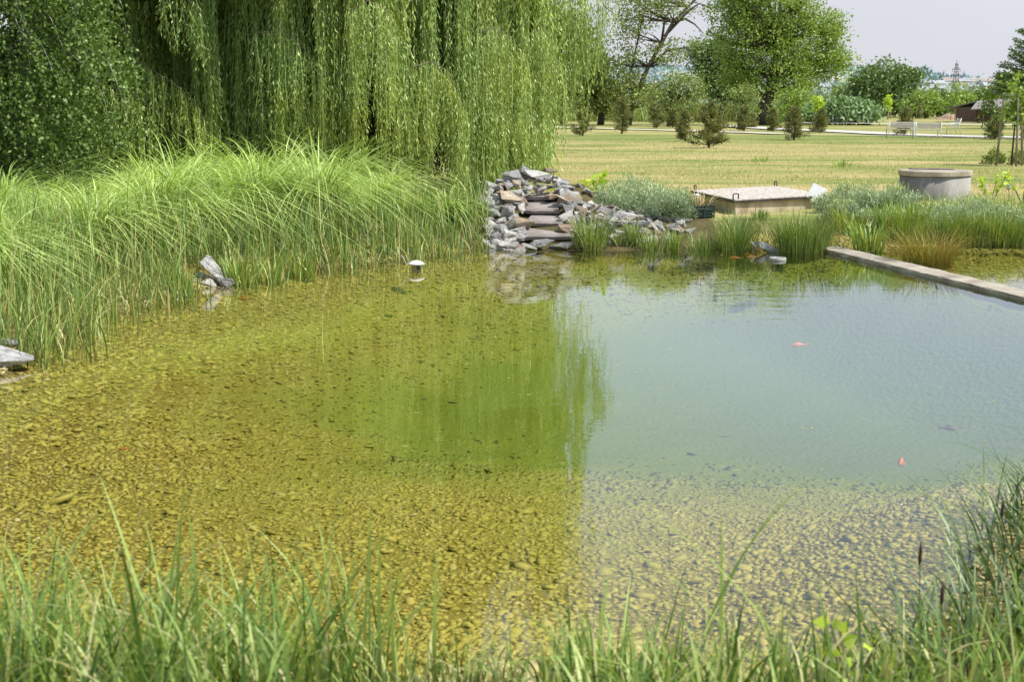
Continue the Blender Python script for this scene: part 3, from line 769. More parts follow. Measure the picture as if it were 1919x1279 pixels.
# arching sedge mounds behind
parts = []
cl = []
tries = 0
while len(cl) < 105 and tries < 6000:
    tries += 1
    Yc = R.uniform(13.5, 25.6); Xc = R.uniform(-9.5, -1.0)
    if Xc < -.42 * Yc - .3: continue
    s = float(shore(np.array([Xc]), np.array([Yc]))[0])
    if s > -1.1 or Xc > -.3: continue
    if Yc > 24.2 and Xc > -2.6: continue
    if Yc > 22.5 and Xc > -1.7: continue
    if any((a - Xc) ** 2 + (b - Yc) ** 2 < .52 ** 2 for a, b in cl): continue
    cl.append((Xc, Yc))
for Xc, Yc in cl:
    n = 185; a = rng.uniform(0, 2 * PI, n); r = rng.uniform(0, .2, n); main = R.gauss(.15, .8); cr_ = R.random()
    x = Xc + np.cos(a) * r; y = Yc + np.sin(a) * r
    az = a + rng.normal(0, .5, n)
    az = np.where(rng.random(n) < .25, rng.normal(main, .6, n), az)   # combed to the right by the wind
    hmax = R.choice([1.2, 1.45, 1.7, 1.95]) * R.uniform(.9, 1.1) * (1.0 if Xc < -2.6 else .66) * (1 if Xc / Yc > -.27 else .62 if Xc / Yc < -.3 else .8)
    h = hmax * rng.uniform(.65, 1.15, n)
    parts.append(blades_np(np.stack([x, y, hfun(x, y)], -1), h, rng.uniform(.012, .027, n), az, rng.uniform(.03, .4, n), rng.choice([.6, .9, 1.15, 1.35, 1.5, 1.6], n) * rng.uniform(.85, 1.1, n), 8, reach=.6)); parts[-1][2]['rnd'] = parts[-1][2]['rnd'] * .6 + cr_ * .4
V, F, A = join_np(parts)
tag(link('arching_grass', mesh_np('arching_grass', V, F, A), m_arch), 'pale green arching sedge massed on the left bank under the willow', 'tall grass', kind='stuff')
# upright reeds along the left waterline
n = 30000
x = rng.uniform(-7.5, -.35, n); y = rng.uniform(9.8, 23.2, n); s = shore(x, y) + rng.normal(0, .12, n)
k = (s < .34) & (s > -1.6) & (np.abs(x) < .37 * y + .9); x, y, s = x[k], y[k], s[k]
k = (rng.random(len(x)) < .5 + .5 * (wob(x * 1.7, y * 1.7) > -.2)); x, y, s = x[k], y[k], s[k]
k = ~((np.abs(x + 3.6 - .1 * (17.2 - y)) < .28) & (y > 16.0) & (y < 17.25)) & ~((x < -3.6) & (np.abs(x + 4.0) < .45) & (y > 10.6) & (y < 11.85)); x, y, s = x[k], y[k], s[k]
h = rng.uniform(.4, 1.0, len(x)) * (.72 + .35 * sm(-s / .8)) * (1 + .12 * wob(x * .8, y * .8))
h = np.where((y > 20.5), h * .85, h)
V, F, A = join_np([blades_np(np.stack([x, y, np.maximum(hfun(x, y), -.12)], -1), h, rng.uniform(.008, .019, len(x)), rng.uniform(0, 2 * PI, len(x)), rng.uniform(.02, .3, len(x)), rng.choice([.0, .05, .12, .35, .6], len(x)), 5)])
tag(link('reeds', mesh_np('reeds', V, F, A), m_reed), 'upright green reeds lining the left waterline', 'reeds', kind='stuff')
# dead straw at the waterline
n = 3500
x = rng.uniform(-5.5, 5, n); y = rng.uniform(9.8, 22.6, n); s = shore(x, y)
k = (s < .12) & (s > -.5) & (np.abs(x) < .37 * y + .5) & ~((x > -.4) & (x < 1.) & (y > 20)) ; x, y = x[k], y[k]
V, F, A = blades_np(np.stack([x, y, np.maximum(hfun(x, y), -.02)], -1), rng.uniform(.15, .5, len(x)), .007, rng.uniform(0, 2 * PI, len(x)), rng.uniform(.4, 1.2, len(x)), rng.uniform(0, .6, len(x)), 4)
m_straw = leafmat('straw', [(.22, .16, .08), (.38, .30, .16), (.5, .42, .26)], trans=.2)
tag(link('dead_straw', mesh_np('dead_straw', V, F, A), m_straw), 'bleached dead stalks bent over at the foot of the reeds', 'straw', kind='stuff')

# ------------------------------------------------------------------ tufts on the far shore, each its own plant
def tuft(name, label, group, x, y, n, rad, h0, h1, w, mat, lean=(.02, .3), droop=(0, .35), cat='reed tuft', seg=5, z=None, sq=1.):
    z0 = H(x, y) if z is None else z
    a = rng.uniform(0, 2 * PI, n); r = rad * np.sqrt(rng.random(n))
    X_, Y_ = x + np.cos(a) * r, y + np.sin(a) * r * sq
    zz = np.maximum(hfun(X_, Y_), -.1) if z is None else np.full(n, z)
    az = a + rng.normal(0, .6, n)
    V, F, A = blades_np(np.stack([X_, Y_, zz], -1), rng.uniform(h0, h1, n), rng.uniform(w * .6, w * 1.2, n), az, rng.uniform(*lean, n), rng.uniform(*droop, n), seg)
    o = link(name, mesh_np(name, V - np.array([x, y, z0]), F, A), mat, None, (x, y, z0))
    return tag(o, label, cat, group)
def tpx(px, pyb, **k):
    g = G(px, pyb, .03); return g[0], g[1]
FS = 'tufts along the far shore'
def T(px, pyb, toppy, wpx, n, mat, label, name='reed_tuft', w=.01, dY=0., **k):
    g = G(px, pyb, .02); y = g[1] + dY; x = g[0] * y / g[1]
    topz = P(px, toppy, y)[2]; h = max(.2, topz - max(H(x, y), 0))
    return tuft(name, label, k.pop('group', FS), x, y, n, wpx / FPX * y * .5, h * .55, h * 1.05, w, mat, sq=.7, **k)
T(1108, 466, 385, 62, 320, m_reed, 'upright reed tuft standing just right of the steps')
T(1185, 464, 402, 22, 120, m_reed, 'thin reed tuft in front of the middle of the scree')
T(1160, 464, 425, 30, 90, m_reed, 'low grass tuft between the thin reeds and the steps')
T(1225, 466, 425, 60, 190, m_reed, 'low loose grass in front of the right scree')
T(1262, 465, 415, 26, 110, m_iris, 'bright green short tuft below the pointed dark stone')
T(1315, 466, 425, 50, 200, m_reed, 'low olive grass in front of the planting crate')
T(1378, 466, 385, 62, 380, m_reed, 'medium reed tuft left of the dark layered stone')
T(1425, 455, 395, 35, 130, m_reed, 'sparse reeds behind the dark layered stone', dY=.3)
T(1503, 470, 362, 88, 850, m_reed, 'tallest dense dark reed tuft before the right corner of the hatch')
T(1541, 466, 400, 30, 170, m_reed, 'narrow tuft at the start of the concrete sill')
T(1590, 462, 385, 60, 150, m_iris, 'broad bladed iris clump at the head of the sill', 'iris_clump', .026, dY=.5)
T(1625, 470, 390, 55, 120, m_iris, 'broad bladed iris clump leaning over the sill', 'iris_clump', .026)
T(1660, 462, 375, 60, 150, m_iris, 'tall iris clump with yellowed leaves behind the sill', 'iris_clump', .026, dY=.6)
T(1700, 462, 362, 55, 110, m_iris, 'tall dark iris blades rising before the concrete well', 'iris_clump', .028, dY=.6)
T(345, 548, 480, 55, 70, m_iris, 'broad bladed iris clump left of the white leaning slate', 'iris_clump', .024, group='iris clumps on the left bank')
T(452, 530, 462, 60, 80, m_iris, 'broad bladed iris clump right of the white leaning slate', 'iris_clump', .024, group='iris clumps on the left bank')
T(505, 522, 455, 55, 70, m_iris, 'iris clump between the leaning slate and the white float', 'iris_clump', .022, group='iris clumps on the left bank')
T(565, 512, 450, 50, 60, m_iris, 'iris clump nearest the white float on its left', 'iris_clump', .022, group='iris clumps on the left bank')
T(1738, 489, 385, 88, 620, m_rust, 'rusty brown sedge tussock standing in the water behind the sill', 'sedge_tussock', .007, lean=(.05, .5), droop=(.1, .7), cat='sedge tussock')
RS = 'reed clumps on the right shore'
for i, (px, lab) in enumerate([(1705, 'loose reed clump behind the rusty tussock'), (1770, 'reed clump just right of the rusty tussock'), (1800, 'reed clump in front of the right side of the well'), (1838, 'thick reed clump below the white flower'), (1875, 'reed clump below the lime flower heads'), (1912, 'reed clump at the right edge of the shore')]):
    T(px, 458, 378 + (i % 3) * 8, 70, 420, m_reed if i % 2 else m_iris, lab, group=RS, w=.012, dY=.1)
    T(px + 20, 455, 385, 60, 260, m_reed, lab.replace('clump', 'fringe'), group=RS, w=.012, dY=.7)
# low undergrowth between the tufts and the scree / hatch
n = 9000
x = rng.uniform(.9, 10, n); y = rng.uniform(21.1, 25, n); s = shore(x, y)
k = (s < .03) & (s > -3) & ~((x < 3.3) & (y > 21.7)) & ~((x > 3.2) & (x < 6.) & (y > 22.3)) & (rng.random(n) < .5 + .5 * (wob(x * 2, y * 2) > 0)); x, y = x[k], y[k]
V, F, A = blades_np(np.stack([x, y, hfun(x, y)], -1), rng.uniform(.12, .42, len(x)), rng.uniform(.006, .012, len(x)), rng.uniform(0, 2 * PI, len(x)), rng.uniform(.05, .6, len(x)), rng.uniform(0, .6, len(x)), 4)
tag(link('shore_grass', mesh_np('shore_grass', V, F, A), m_reed), 'short rough grass along the far and right shore', 'grass', kind='stuff')

# ------------------------------------------------------------------ silver shrubs, lime plant, flowers
def shrub(name, label, group, x, y, rx, ry, h, n, mat, L=.05, W=.016, cat='shrub', stems=True):
    z0 = H(x, y)
    o = thing(name, label, cat, (x, y, z0), 0, group)
    m_ = 40; cen = rng.normal(size=(m_, 3)); cen = unit(cen); cen[:, 2] = np.abs(cen[:, 2])
    cen = cen * rng.uniform(.55, 1, (m_, 1)) * np.array([rx, ry, h])
    idx = rng.integers(0, m_, n)
    q = cen[idx] + rng.normal(0, 1, (n, 3)) * np.array([rx, ry, h]) * .13
    q[:, 2] = np.abs(q[:, 2])
    ax = unit(q * np.array([1, 1, 1.2])) + rng.normal(0, .5, (n, 3)) + np.array([0, 0, .7])
    V, F, A = leaves_np(q, ax, L * rng.uniform(.6, 1.3, n), W, np.clip(q[:, 2] / h * .6 + rng.random(n) * .4, 0, 1))
    link('foliage', mesh_np('foliage', V, F, A), mat, o)
    if stems:
        mb = MB()
        for k in range(9):
            c = cen[R.randrange(m_)]; mb.tube([(c[0] * .15, c[1] * .15, 0), (c[0] * .5, c[1] * .5, c[2] * .6), tuple(c)], [.008, .006, .003], 4)
        mb.build('stem', m_twig, o)
    return o
for i, (px, py, r, h, lab) in enumerate([(1135, 385, .42, .42, 'silvery green shrub just right of the lime leaved plant'), (1175, 372, .5, .55, 'silvery green shrub at the top of the scree'),
        (1225, 388, .5, .5, 'widest silvery shrub above the scree'), (1252, 390, .38, .5, 'silvery green shrub beside the white pipe'), (1212, 372, .5, .45, 'silvery shrub in the back row above the scree'),
        (1268, 388, .26, .38, 'fine grey green shrub hugging the corner of the hatch')]):
    g = G(px, py + 12, .4); shrub('silver_shrub', lab, 'silvery shrubs above the scree', g[0], g[1] - .3 * (i % 2), r, r * .8, h, 5200, m_silver)
for i, (px, py, r, h, lab) in enumerate([(1580, 390, .45, .42, 'silvery shrub right of the hatch'), (1625, 386, .5, .45, 'silvery shrub between hatch and well'), (1675, 392, .5, .4, 'silvery shrub left of the well base'),
        (1720, 398, .5, .38, 'low silvery shrub in front of the well base'), (1770, 398, .5, .38, 'silvery shrub below the right side of the well'), (1815, 394, .45, .42, 'silvery shrub right of the well base'),
        (1865, 398, .5, .42, 'silvery shrub below the white flower head'), (1912, 396, .5, .42, 'silvery shrub at the right edge of the picture'), (1640, 400, .5, .35, 'front silvery shrub behind the iris clumps'), (1566, 396, .28, .33, 'small silvery shrub touching the right corner of the hatch')]):
    g = G(px, py + 8, .4); shrub('silver_shrub', lab, 'silvery shrubs around the well', g[0], g[1] - .3 * (i % 2), r, r * .7, h, 4600, m_silver)
def leafy(name, label, x, y, h, n, mat, L, W, group=None, spread=.12, z0=None, cat='plant'):
    z0 = H(x, y) if z0 is None else z0
    o = thing(name, label, cat, (x, y, z0), 0, group)
    mb = MB(); q = []
    for k in range(5):
        a = R.uniform(0, 2 * PI); e = Vector((math.cos(a) * spread, math.sin(a) * spread, h * R.uniform(.7, 1)))
        mb.tube([(0, 0, 0), tuple(e * .5 + Vector((0, 0, .04))), tuple(e)], [.008, .006, .003], 5)
        for j in range(n // 5): q.append(e * R.uniform(.35, 1.05))
    mb.build('stem', m_twig, o)
    q = np.array([v[:] for v in q]); ax = rng.normal(0, 1, q.shape) + np.array([0, 0, .2])
    V, F, A = leaves_np(q, ax, L * rng.uniform(.6, 1.2, len(q)), W, rng.random(len(q)))
    link('foliage', mesh_np('foliage', V, F, A), mat, o); return o
g = G(1103, 372, .45); leafy('lime_plant', 'bright lime leaved plant rising behind the cascade on the right', g[0], 24.2, .62, 90, m_lime, .14, .09, spread=.16)
leafy('lime_weed', 'low lime green weeds behind the top left cascade stones', P(940, 335, 24.3)[0], 24.3, .55, 60, m_lime, .11, .08, spread=.25)
leafy('lime_weed', 'low lime green weeds just right of the crowning slab', P(1052, 335, 24.3)[0], 24.3, .5, 40, m_lime, .1, .07, spread=.2)
for px, py, lab in [(1880, 372, 'tall lime green flower plant right of the white flower'), (1822, 378, 'lime green plant between the well and the white flower')]:
    g = G(px, py, .4); leafy('lime_flower_plant', lab, g[0], g[1] - 1, .62, 70, m_lime, .1, .06, spread=.3)
m_fl = plain('flower_petal', [(.4, (.65, .68, .5)), (.6, (.8, .8, .7))], 20, .8, .3)
def flower(px, py, Yd, r, lab):
    w = P(px, py, Yd); o = thing('flower', lab, 'flower', (w[0], w[1], H(w[0], w[1]))); h = w[2] - o.location.z
    mb = MB(); mb.tube([(0, 0, 0), (.02, 0, h * .5), (0, 0, h)], [.008, .007, .006], 5); mb.build('stem', m_twig, o)
    n = 160; d = unit(rng.normal(size=(n, 3))); V, F, A = leaves_np(d * r * .8 + np.array([0, 0, h]), d + rng.normal(0, .5, d.shape), .03, .03, rng.random(n))
    link('flower_head', mesh_np('flower_head', V, F, A), m_fl, o)
flower(1843, 352, 25.5, .06, 'round white flower head right of the concrete well')
flower(1890, 350, 25.3, .04, 'smaller cream flower head among lime leaves near the right edge')

# ------------------------------------------------------------------ concrete sill between the two ponds
m_conc = plain('sill_concrete', [(.3, (.24, .20, .15)), (.5, (.38, .33, .26)), (.68, (.50, .44, .35))], 3, .9, .7, .02)
a = np.array([4.57, 21.3]); b = np.array([5.69, 15.8]); d = (b - a) / np.linalg.norm(b - a); nrm = np.array([-d[1], d[0]])
if nrm[0] < 0: nrm = -nrm
L = 13.0; mb = MB(); k = 0
t = 0
while t < L:
    seg = 1.6; t2 = min(t + seg, L)
    bm_pts = []
    for tt in (t, t2 - .012):
        c = a + d * tt
        bm_pts += [(c[0], c[1]), (c[0] + nrm[0] * .36, c[1] + nrm[1] * .36)]
    V = [(x, y, z) for z in (-1.6, .048) for x, y in bm_pts]
    # weathered edge
    mb.add(V, [(0, 1, 3, 2), (4, 6, 7, 5), (0, 4, 5, 1), (2, 3, 7, 6), (0, 2, 6, 4), (1, 5, 7, 3)]); t = t2
o = mb.build('concrete_sill', m_conc, None, bevel=.012)
bm = bmesh.new(); bm.from_mesh(o.data)
bmesh.ops.subdivide_edges(bm, edges=[e for e in bm.edges if e.calc_length() > .5], cuts=14)
for v in bm.verts:
    if v.co.z > 0: v.co.x += .012 * math.sin(v.co.y * 9) + R.uniform(-.006, .006); v.co.z += R.uniform(-.003, .003)
bm.to_mesh(o.data); bm.free()
tag(o, 'long weathered concrete sill dividing the pond from the basin on the right', 'sill')

# ------------------------------------------------------------------ hatch box
m_deck, nt, out = newmat('weathered_boards')
tc = N(nt, 'TexCoord').outputs['Object']
wv_ = N(nt, 'TexWave'); wv_.bands_direction = 'X'; wv_.inputs['Scale'].default_value = 2.3; wv_.inputs['Distortion'].default_value = .3; nt.links.new(tc, wv_.inputs[0])
nz = noise(nt, 9, scaled(nt, tc, (3, .4, 1)), 6, .65)
c = ramp(nt, [(.3, (.30, .26, .21)), (.5, (.52, .46, .40)), (.7, (.70, .65, .58))]); nt.links.new(nz.outputs[0], c.inputs[0])
cc = mixc(nt, maprange(nt, wv_.outputs[0], .0, .06, .4, 0), c.outputs[0], (.08, .06, .05))
pr = N(nt, 'BsdfPrincipled'); nt.links.new(cc, pr.inputs['Base Color']); pr.inputs['Roughness'].default_value = .85
nt.links.new(bump(nt, nz.outputs[0], .4, .01), pr.inputs['Normal']); nt.links.new(pr.outputs[0], out.inputs[0])
m_ply = plain('stained_panel', [(.3, (.24, .18, .11)), (.5, (.46, .38, .27)), (.7, (.6, .52, .38))], 2.5, .85, .3, .01, (1, 1, .35))
m_iron = plain('dark_iron', [(.4, (.04, .035, .035)), (.7, (.10, .085, .075))], 9, .55, .2, .003, metallic=.4)
c1 = np.array(G(1291, 357, .61)); c2 = np.array(G(1376, 375, .61)); c3 = np.array(G(1553, 365, .61)); c4 = c1 + (c3 - c2)
zt = .61
for c_ in (c1, c2, c3, c4): c_[2] = zt
hc = (c1 + c3) / 2; hc[2] = H(hc[0], hc[1]) - .02
hat = thing('utility_hatch', 'low wooden hatch box with pale board lid and loop handles on the far bank', 'hatch', tuple(hc))
def quadbox(corn, z0, z1, inset, name, mat, parent, bev=.004):
    cm = sum(corn) / 4; mb = MB()
    pp = []
    for q in corn:
        v = (cm - q)[:2]; v = v / np.linalg.norm(v); pp.append((q[0] + v[0] * inset - hc[0], q[1] + v[1] * inset - hc[1]))
    V = [(x, y, z - hc[2]) for z in (z0, z1) for x, y in pp]
    mb.add(V, [(3, 2, 1, 0), (4, 5, 6, 7)] + [(k, (k + 1) % 4, 4 + (k + 1) % 4, 4 + k) for k in range(4)])
    return mb.build(name, mat, parent, bevel=bev)
cs = [c1, c2, c3, c4]
quadbox(cs, hc[2] - .15, zt - .052, .1, 'side_panel', m_ply, hat)
quadbox(cs, zt - .05, zt - .012, 0, 'frame', m_iron, hat)
quadbox(cs, zt - .03, zt + .006, .03, 'lid', m_deck, hat)
for f0, f1, tt in ((c2, c3, .33), (c2, c3, .66), (c1, c2, .5)):   # thin battens over the panel joints
    q = f0 * (1 - tt) + f1 * tt; v = (sum(cs) / 4 - q)[:2]
    e = (f1 - f0)[:2]; e /= np.linalg.norm(e); nn = np.array([-e[1], e[0]]); nn = nn if nn @ v > 0 else -nn
    q2 = q[:2] + nn * .085
    mb = MB(); mb.box((q2[0] - hc[0], q2[1] - hc[1], (zt - .064 - hc[2]) / 2), (.035, .02, zt - .064 - hc[2]), Matrix.Rotation(math.atan2(e[1], e[0]), 3, 'Z')); mb.build('batten', m_ply, hat)
for q, dv in ((c1, (c2 - c1)), (c2, (c3 - c2)), (c3, (c2 - c3)), (c4, (c3 - c4))):
    e = dv / np.linalg.norm(dv); v = sum(cs) / 4 - q; v[2] = 0; v /= np.linalg.norm(v)
    b0_ = Vector(q + v * .12 - hc); e_ = Vector(e) * .12; b0_.z = zt - hc[2]; up = Vector((0, 0, .095))
    mb = MB(); mb.tube([b0_ - e_ * .5, b0_ - e_ * .5 + up * .9, b0_ - e_ * .38 + up, b0_ + e_ * .38 + up, b0_ + e_ * .5 + up * .9, b0_ + e_ * .5], .011, 8)
    mb.build('handle', m_iron, hat, True)
# white leaning board, pipe, crate
m_wht = plain('white_paint', [(.3, (.55, .55, .53)), (.6, (.72, .72, .70))], 5, .6, .1, .003)
w = P(1524, 362, c3[1] - .25); o = MB(); o.box((0, 0, .12), (.26, .012, .30)); ob = o.build('white_board', m_wht, None, loc=(w[0], w[1], w[2] - .1), bevel=.003)
ob.rotation_euler = (-.5, .45, -.35); tag(ob, 'small white board leaning against the right end of the hatch', 'board')
w = G(1308, 400, .38)
pt = thing('vent_pipe', 'short white pipe standing at the left corner of the hatch', 'pipe', (w[0], w[1], H(w[0], w[1]) - .02))
mb = MB(); mb.lathe([(.05, 0), (.05, .30), (.058, .30), (.058, .335), (.05, .34), (0, .34)], 20); mb.build('pipe_body', m_wht, pt, True)
mb = MB(); mb.tube([(-.02, -.045, .27), (-.02, -.062, .27)], .018, 10); mb.build('outlet', m_iron, pt)
pt.rotation_euler = (0, -.12, 0)
m_crate = plain('green_plastic', [(.4, (.012, .03, .022)), (.6, (.02, .05, .036))], 6, .5, .1, .002)
w = G(1322, 420, .3); cr = thing('planting_crate', 'dark green slatted planting crate holding dry iris before the hatch', 'crate', (w[0], 22.9, H(w[0], 22.9)), .25)
mb = MB(); wz, dz, hz = .34, .3, .2
for s in (-1, 1):
    for i in range(4): mb.box((0, s * dz / 2, .03 + i * .048), (wz, .012, .03)); mb.box((s * wz / 2, 0, .03 + i * .048), (.012, dz, .03))
    for t_ in (-1, 0, 1): mb.box((t_ * (wz / 2 - .004), s * (dz / 2 + .008), hz / 2), (.022, .008, hz))
mb.box((0, 0, .012), (wz - .02, dz - .02, .01)); mb.build('slatted_box', m_crate, cr)
mb = MB(); mb.box((0, 0, .08), (wz - .04, dz - .04, .12)); mb.build('soil_fill', m_bark, cr)
tuft('dry_iris', 'arching yellow dry leaves growing out of the green crate', None, w[0], 22.9, 60, .12, .25, .5, .016, m_straw, (.1, .7), (.3, 1.), 'plant', 5, H(w[0], 22.9) + .14)

# ------------------------------------------------------------------ concrete well
m_well, nt, out = newmat('well_concrete')
tc = N(nt, 'TexCoord').outputs['Object']; sp_ = N(nt, 'SeparateXYZ'); nt.links.new(tc, sp_.inputs[0])
n1 = noise(nt, 2.2, scaled(nt, tc, (1, 1, .5)), 6, .65); n2 = noise(nt, 3.2, scaled(nt, tc, (1.2, 1.2, .5)), 6, .7)
c = ramp(nt, [(.3, (.13, .12, .11)), (.48, (.25, .24, .22)), (.62, (.36, .34, .31)), (.75, (.44, .42, .38))]); nt.links.new(n1.outputs[0], c.inputs[0])
cc = mixc(nt, maprange(nt, n2.outputs[0], .5, .72, 0, .4), c.outputs[0], (.08, .075, .07))
pr = N(nt, 'BsdfPrincipled'); nt.links.new(cc, pr.inputs['Base Color']); pr.inputs['Roughness'].default_value = .9
nt.links.new(bump(nt, n1.outputs[0], .5, .02), pr.inputs['Normal']); nt.links.new(pr.outputs[0], out.inputs[0])
g = G(1750, 378, .38); wr = 66 / FPX * (g[1] + .7); g = (g[0] * (g[1] + wr) / g[1], g[1], g[2])
ztop = P(1750, 322, g[1])[2]; hw = ztop - .36
wl = thing('concrete_well', 'round grey concrete well ring with a lid on the lawn', 'well', (g[0], g[1] + wr, .36), 0)
mb = MB(); mb.lathe([(wr * .97, -.1), (wr * .97, hw - .1), (wr * .9, hw - .098)], 64); mb.build('ring', m_well, wl, True)
mb = MB(); mb.lathe([(wr * .9, hw - .095), (wr * 1.0, hw - .095), (wr * 1.01, hw - .085), (wr * 1.01, hw - .012), (wr * .995, hw), (.0, hw + .004)], 64)
ol = mb.build('lid', m_conc, wl, False)
mb = MB(); mb.box((-.05, .1, hw + .022), (.85, .16, .022), Matrix.Rotation(.12, 3, 'Z') @ Matrix.Rotation(.02, 3, 'Y'))
pb = mb.build('loose_plank', plain('grey_plank', [(.3, (.14, .10, .08)), (.7, (.33, .27, .22))], 4, .85, .3, .01, (.4, 3, 1)), None, loc=(g[0], g[1] + wr, .36), bevel=.004)
tag(pb, 'grey weathered plank lying on the lid of the concrete well', 'plank')

# ------------------------------------------------------------------ floats in the pond
m_plast = plain('grey_plastic', [(.4, (.30, .30, .27)), (.7, (.42, .41, .37))], 8, .45, .1, .003)
m_blk = plain('black_rubber', [(.4, (.012, .012, .013)), (.7, (.03, .03, .03))], 8, .5, .1, .003)
w = G(780, 508, 0); fl = thing('floating_skimmer', 'white domed cap float standing in the water before the left reeds', 'float', (w[0], w[1], -.4))
mb = MB(); mb.lathe([(.0, .385), (.062, .385), (.062, .47), (.066, .47), (.066, .49), (.0, .49)], 28); mb.build('body', m_plast, fl, True)
mb = MB(); mb.lathe([(.003, .15), (.003, .4), (0, .4)], 6); mb.build('stand', m_blk, fl, True)
mb = MB(); mb.lathe([(0, .487), (.112, .487), (.115, .494), (.10, .507), (.06, .53), (.025, .54), (0, .542)], 36); mb.build('cap', m_wht, fl, True)
mb = MB(); mb.tube([(.03, -.05, .44), (.034, -.066, .44)], .024, 16); mb.build('opening', m_blk, fl)
mb = MB(); mb.tube([(-.05, .03, .47), (-.14, .06, .49), (-.17, .08, .56), (-.20, .09, .6)], .0045, 6); mb.build('cord', m_wht, fl, True)
w = G(1457, 488, 0); rg = thing('ring_skimmer', 'small floating grey ring near the far shore below the dark stone', 'float', (w[0], w[1], -.06))
mb = MB(); mb.lathe([(.085, .05), (.085, .09), (.095, .10), (.115, .10), (.122, .09), (.122, .03), (.085, .03), (.085, .05)], 40); mb.build('collar', m_plast, rg, True)
mb = MB(); mb.lathe([(.08, -.1), (.08, .06), (.0, .055)], 30); mb.build('basket', m_blk, rg, True)
# flexible hose lying on the floor below the far shore
w1 = G(1440, 478, -.1); w2 = G(1540, 492, -.15)
mb = MB(); mb.tube([(w1[0], w1[1], -.12), ((w1[0] + w2[0]) / 2, w1[1] - .25, -.13), (w2[0] - .3, w2[1] + .1, -.16), (w2[0], w2[1] + .2, -.16)], .022, 8)
o = mb.build('hose', m_blk, None, True); tag(o, 'dark hose lying under water beside the floating ring', 'hose')

# ------------------------------------------------------------------ goldfish
m_fish = plain('orange_scales', [(.4, (.70, .17, .06)), (.6, (.82, .28, .13))], 12, .4, .1, .002)
m_fish3 = plain('murky_orange_scales', [(.4, (.50, .17, .03)), (.6, (.60, .24, .05))], 12, .5, .1, .002)  # fading through the water painted in as a duller orange
m_fish2 = plain('dark_scales', [(.4, (.16, .07, .07)), (.6, (.25, .12, .10))], 12, .4, .1, .002)
def fish(px, py, z, L, rz, lab, mat, grp='goldfish in the pond'):
    g = G(px, py, z); o = thing('goldfish', lab, 'fish', g, rz, grp)
    prof = [(-.5, .004, .012), (-.42, .05, .07), (-.28, .085, .12), (-.08, .10, .14), (.12, .075, .11), (.28, .035, .06), (.38, .018, .045)]
    mb = MB(); n = 12; V = []; F = []
    for x, wy, wz in prof: V += [(x * L, math.cos(2 * PI * i / n) * wy * L, math.sin(2 * PI * i / n) * wz * L) for i in range(n)]
    for k in range(len(prof) - 1):
        for i in range(n): F.append((k * n + i, k * n + (i + 1) % n, (k + 1) * n + (i + 1) % n, (k + 1) * n + i))
    F += [tuple(range(n))[::-1], tuple((len(prof) - 1) * n + i for i in range(n))]
    mb.add(V, F); mb.build('body', mat, o, True)
    mb = MB(); mb.add([(.36 * L, 0, .03 * L), (.36 * L, 0, -.03 * L), (.62 * L, .03 * L, -.13 * L), (.52 * L, 0.01 * L, 0), (.64 * L, .05 * L, .13 * L)], [(0, 1, 3), (1, 2, 3), (0, 3, 4)]); mb.build('tail', mat, o)
    mb = MB(); mb.add([(-.15 * L, 0, .13 * L), (.15 * L, 0, .10 * L), (.1 * L, 0, .2 * L), (-.08 * L, 0, .22 * L)], [(0, 1, 2, 3)]); mb.build('dorsal_fin', mat, o)
    for s in (-1, 1):
        mb = MB(); mb.add([(-.2 * L, s * .085 * L, -.03 * L), (-.06 * L, s * .09 * L, -.04 * L), (-.02 * L, s * .2 * L, -.07 * L)], [(0, 1, 2)]); mb.build('fin', mat, o)
    return o
fish(1688, 868, -.1, .19, PI + 1.25, 'brightest orange goldfish in the clear water at the lower right', m_fish)
fish(1497, 647, -.06, .16, .15, 'faint orange goldfish in the middle of the sky reflection', m_fish)
fish(1777, 804, -.08, .12, 2.6, 'small dark reddish fish right of the brightest goldfish', m_fish2)
fish(470, 552, -.1, .22, .2, 'orange goldfish in the shallows beside the white leaning slate', m_fish3)
fish(455, 560, -.1, .18, -.3, 'second orange goldfish just nearer in the same shallows', m_fish3)
fish(232, 842, -.1, .08, .1, 'tiny orange goldfish over the pebbles at the left', m_fish3)
fish(1398, 477, -.06, .22, .1, 'orange goldfish at the far shore below the small white stone', m_fish3)
fish(1378, 484, -.06, .2, -.1, 'orange goldfish at the far shore below the medium reed tuft', m_fish3)
fish(1410, 482, -.06, .2, .3, 'orange goldfish at the far shore nearest the floating ring', m_fish3)

n = 420
x = rng.uniform(-4, 6.5, n); y = rng.uniform(5.5, 21, n); k = (shore(x, y) > .1) & (np.abs(x) < .37 * y) & (x < 4.5 + (21.3 - y) * .2); x, y = x[k], y[k]; a = rng.uniform(0, 2 * PI, len(x))
L_ = rng.uniform(.008, .03, len(x)); c_, s_ = np.cos(a) * L_, np.sin(a) * L_; z_ = np.full(len(x), .003)
V = np.stack([np.stack([x - c_, y - s_, z_], -1), np.stack([x - s_ * .2, y + c_ * .2, z_], -1), np.stack([x + c_, y + s_, z_], -1), np.stack([x + s_ * .2, y - c_ * .2, z_], -1)], 1).reshape(-1, 3)
tag(link('fallen_leaves', mesh_np('fallen_leaves', V, np.arange(len(V)).reshape(-1, 4), {'rnd': np.repeat(rng.random(len(x)), 4)}), leafmat('fallen_leaf', [(.35, .33, .12), (.5, .45, .2), (.3, .2, .08)], trans=.1)), 'tiny fallen willow leaves floating on the pond', 'leaves', kind='stuff')

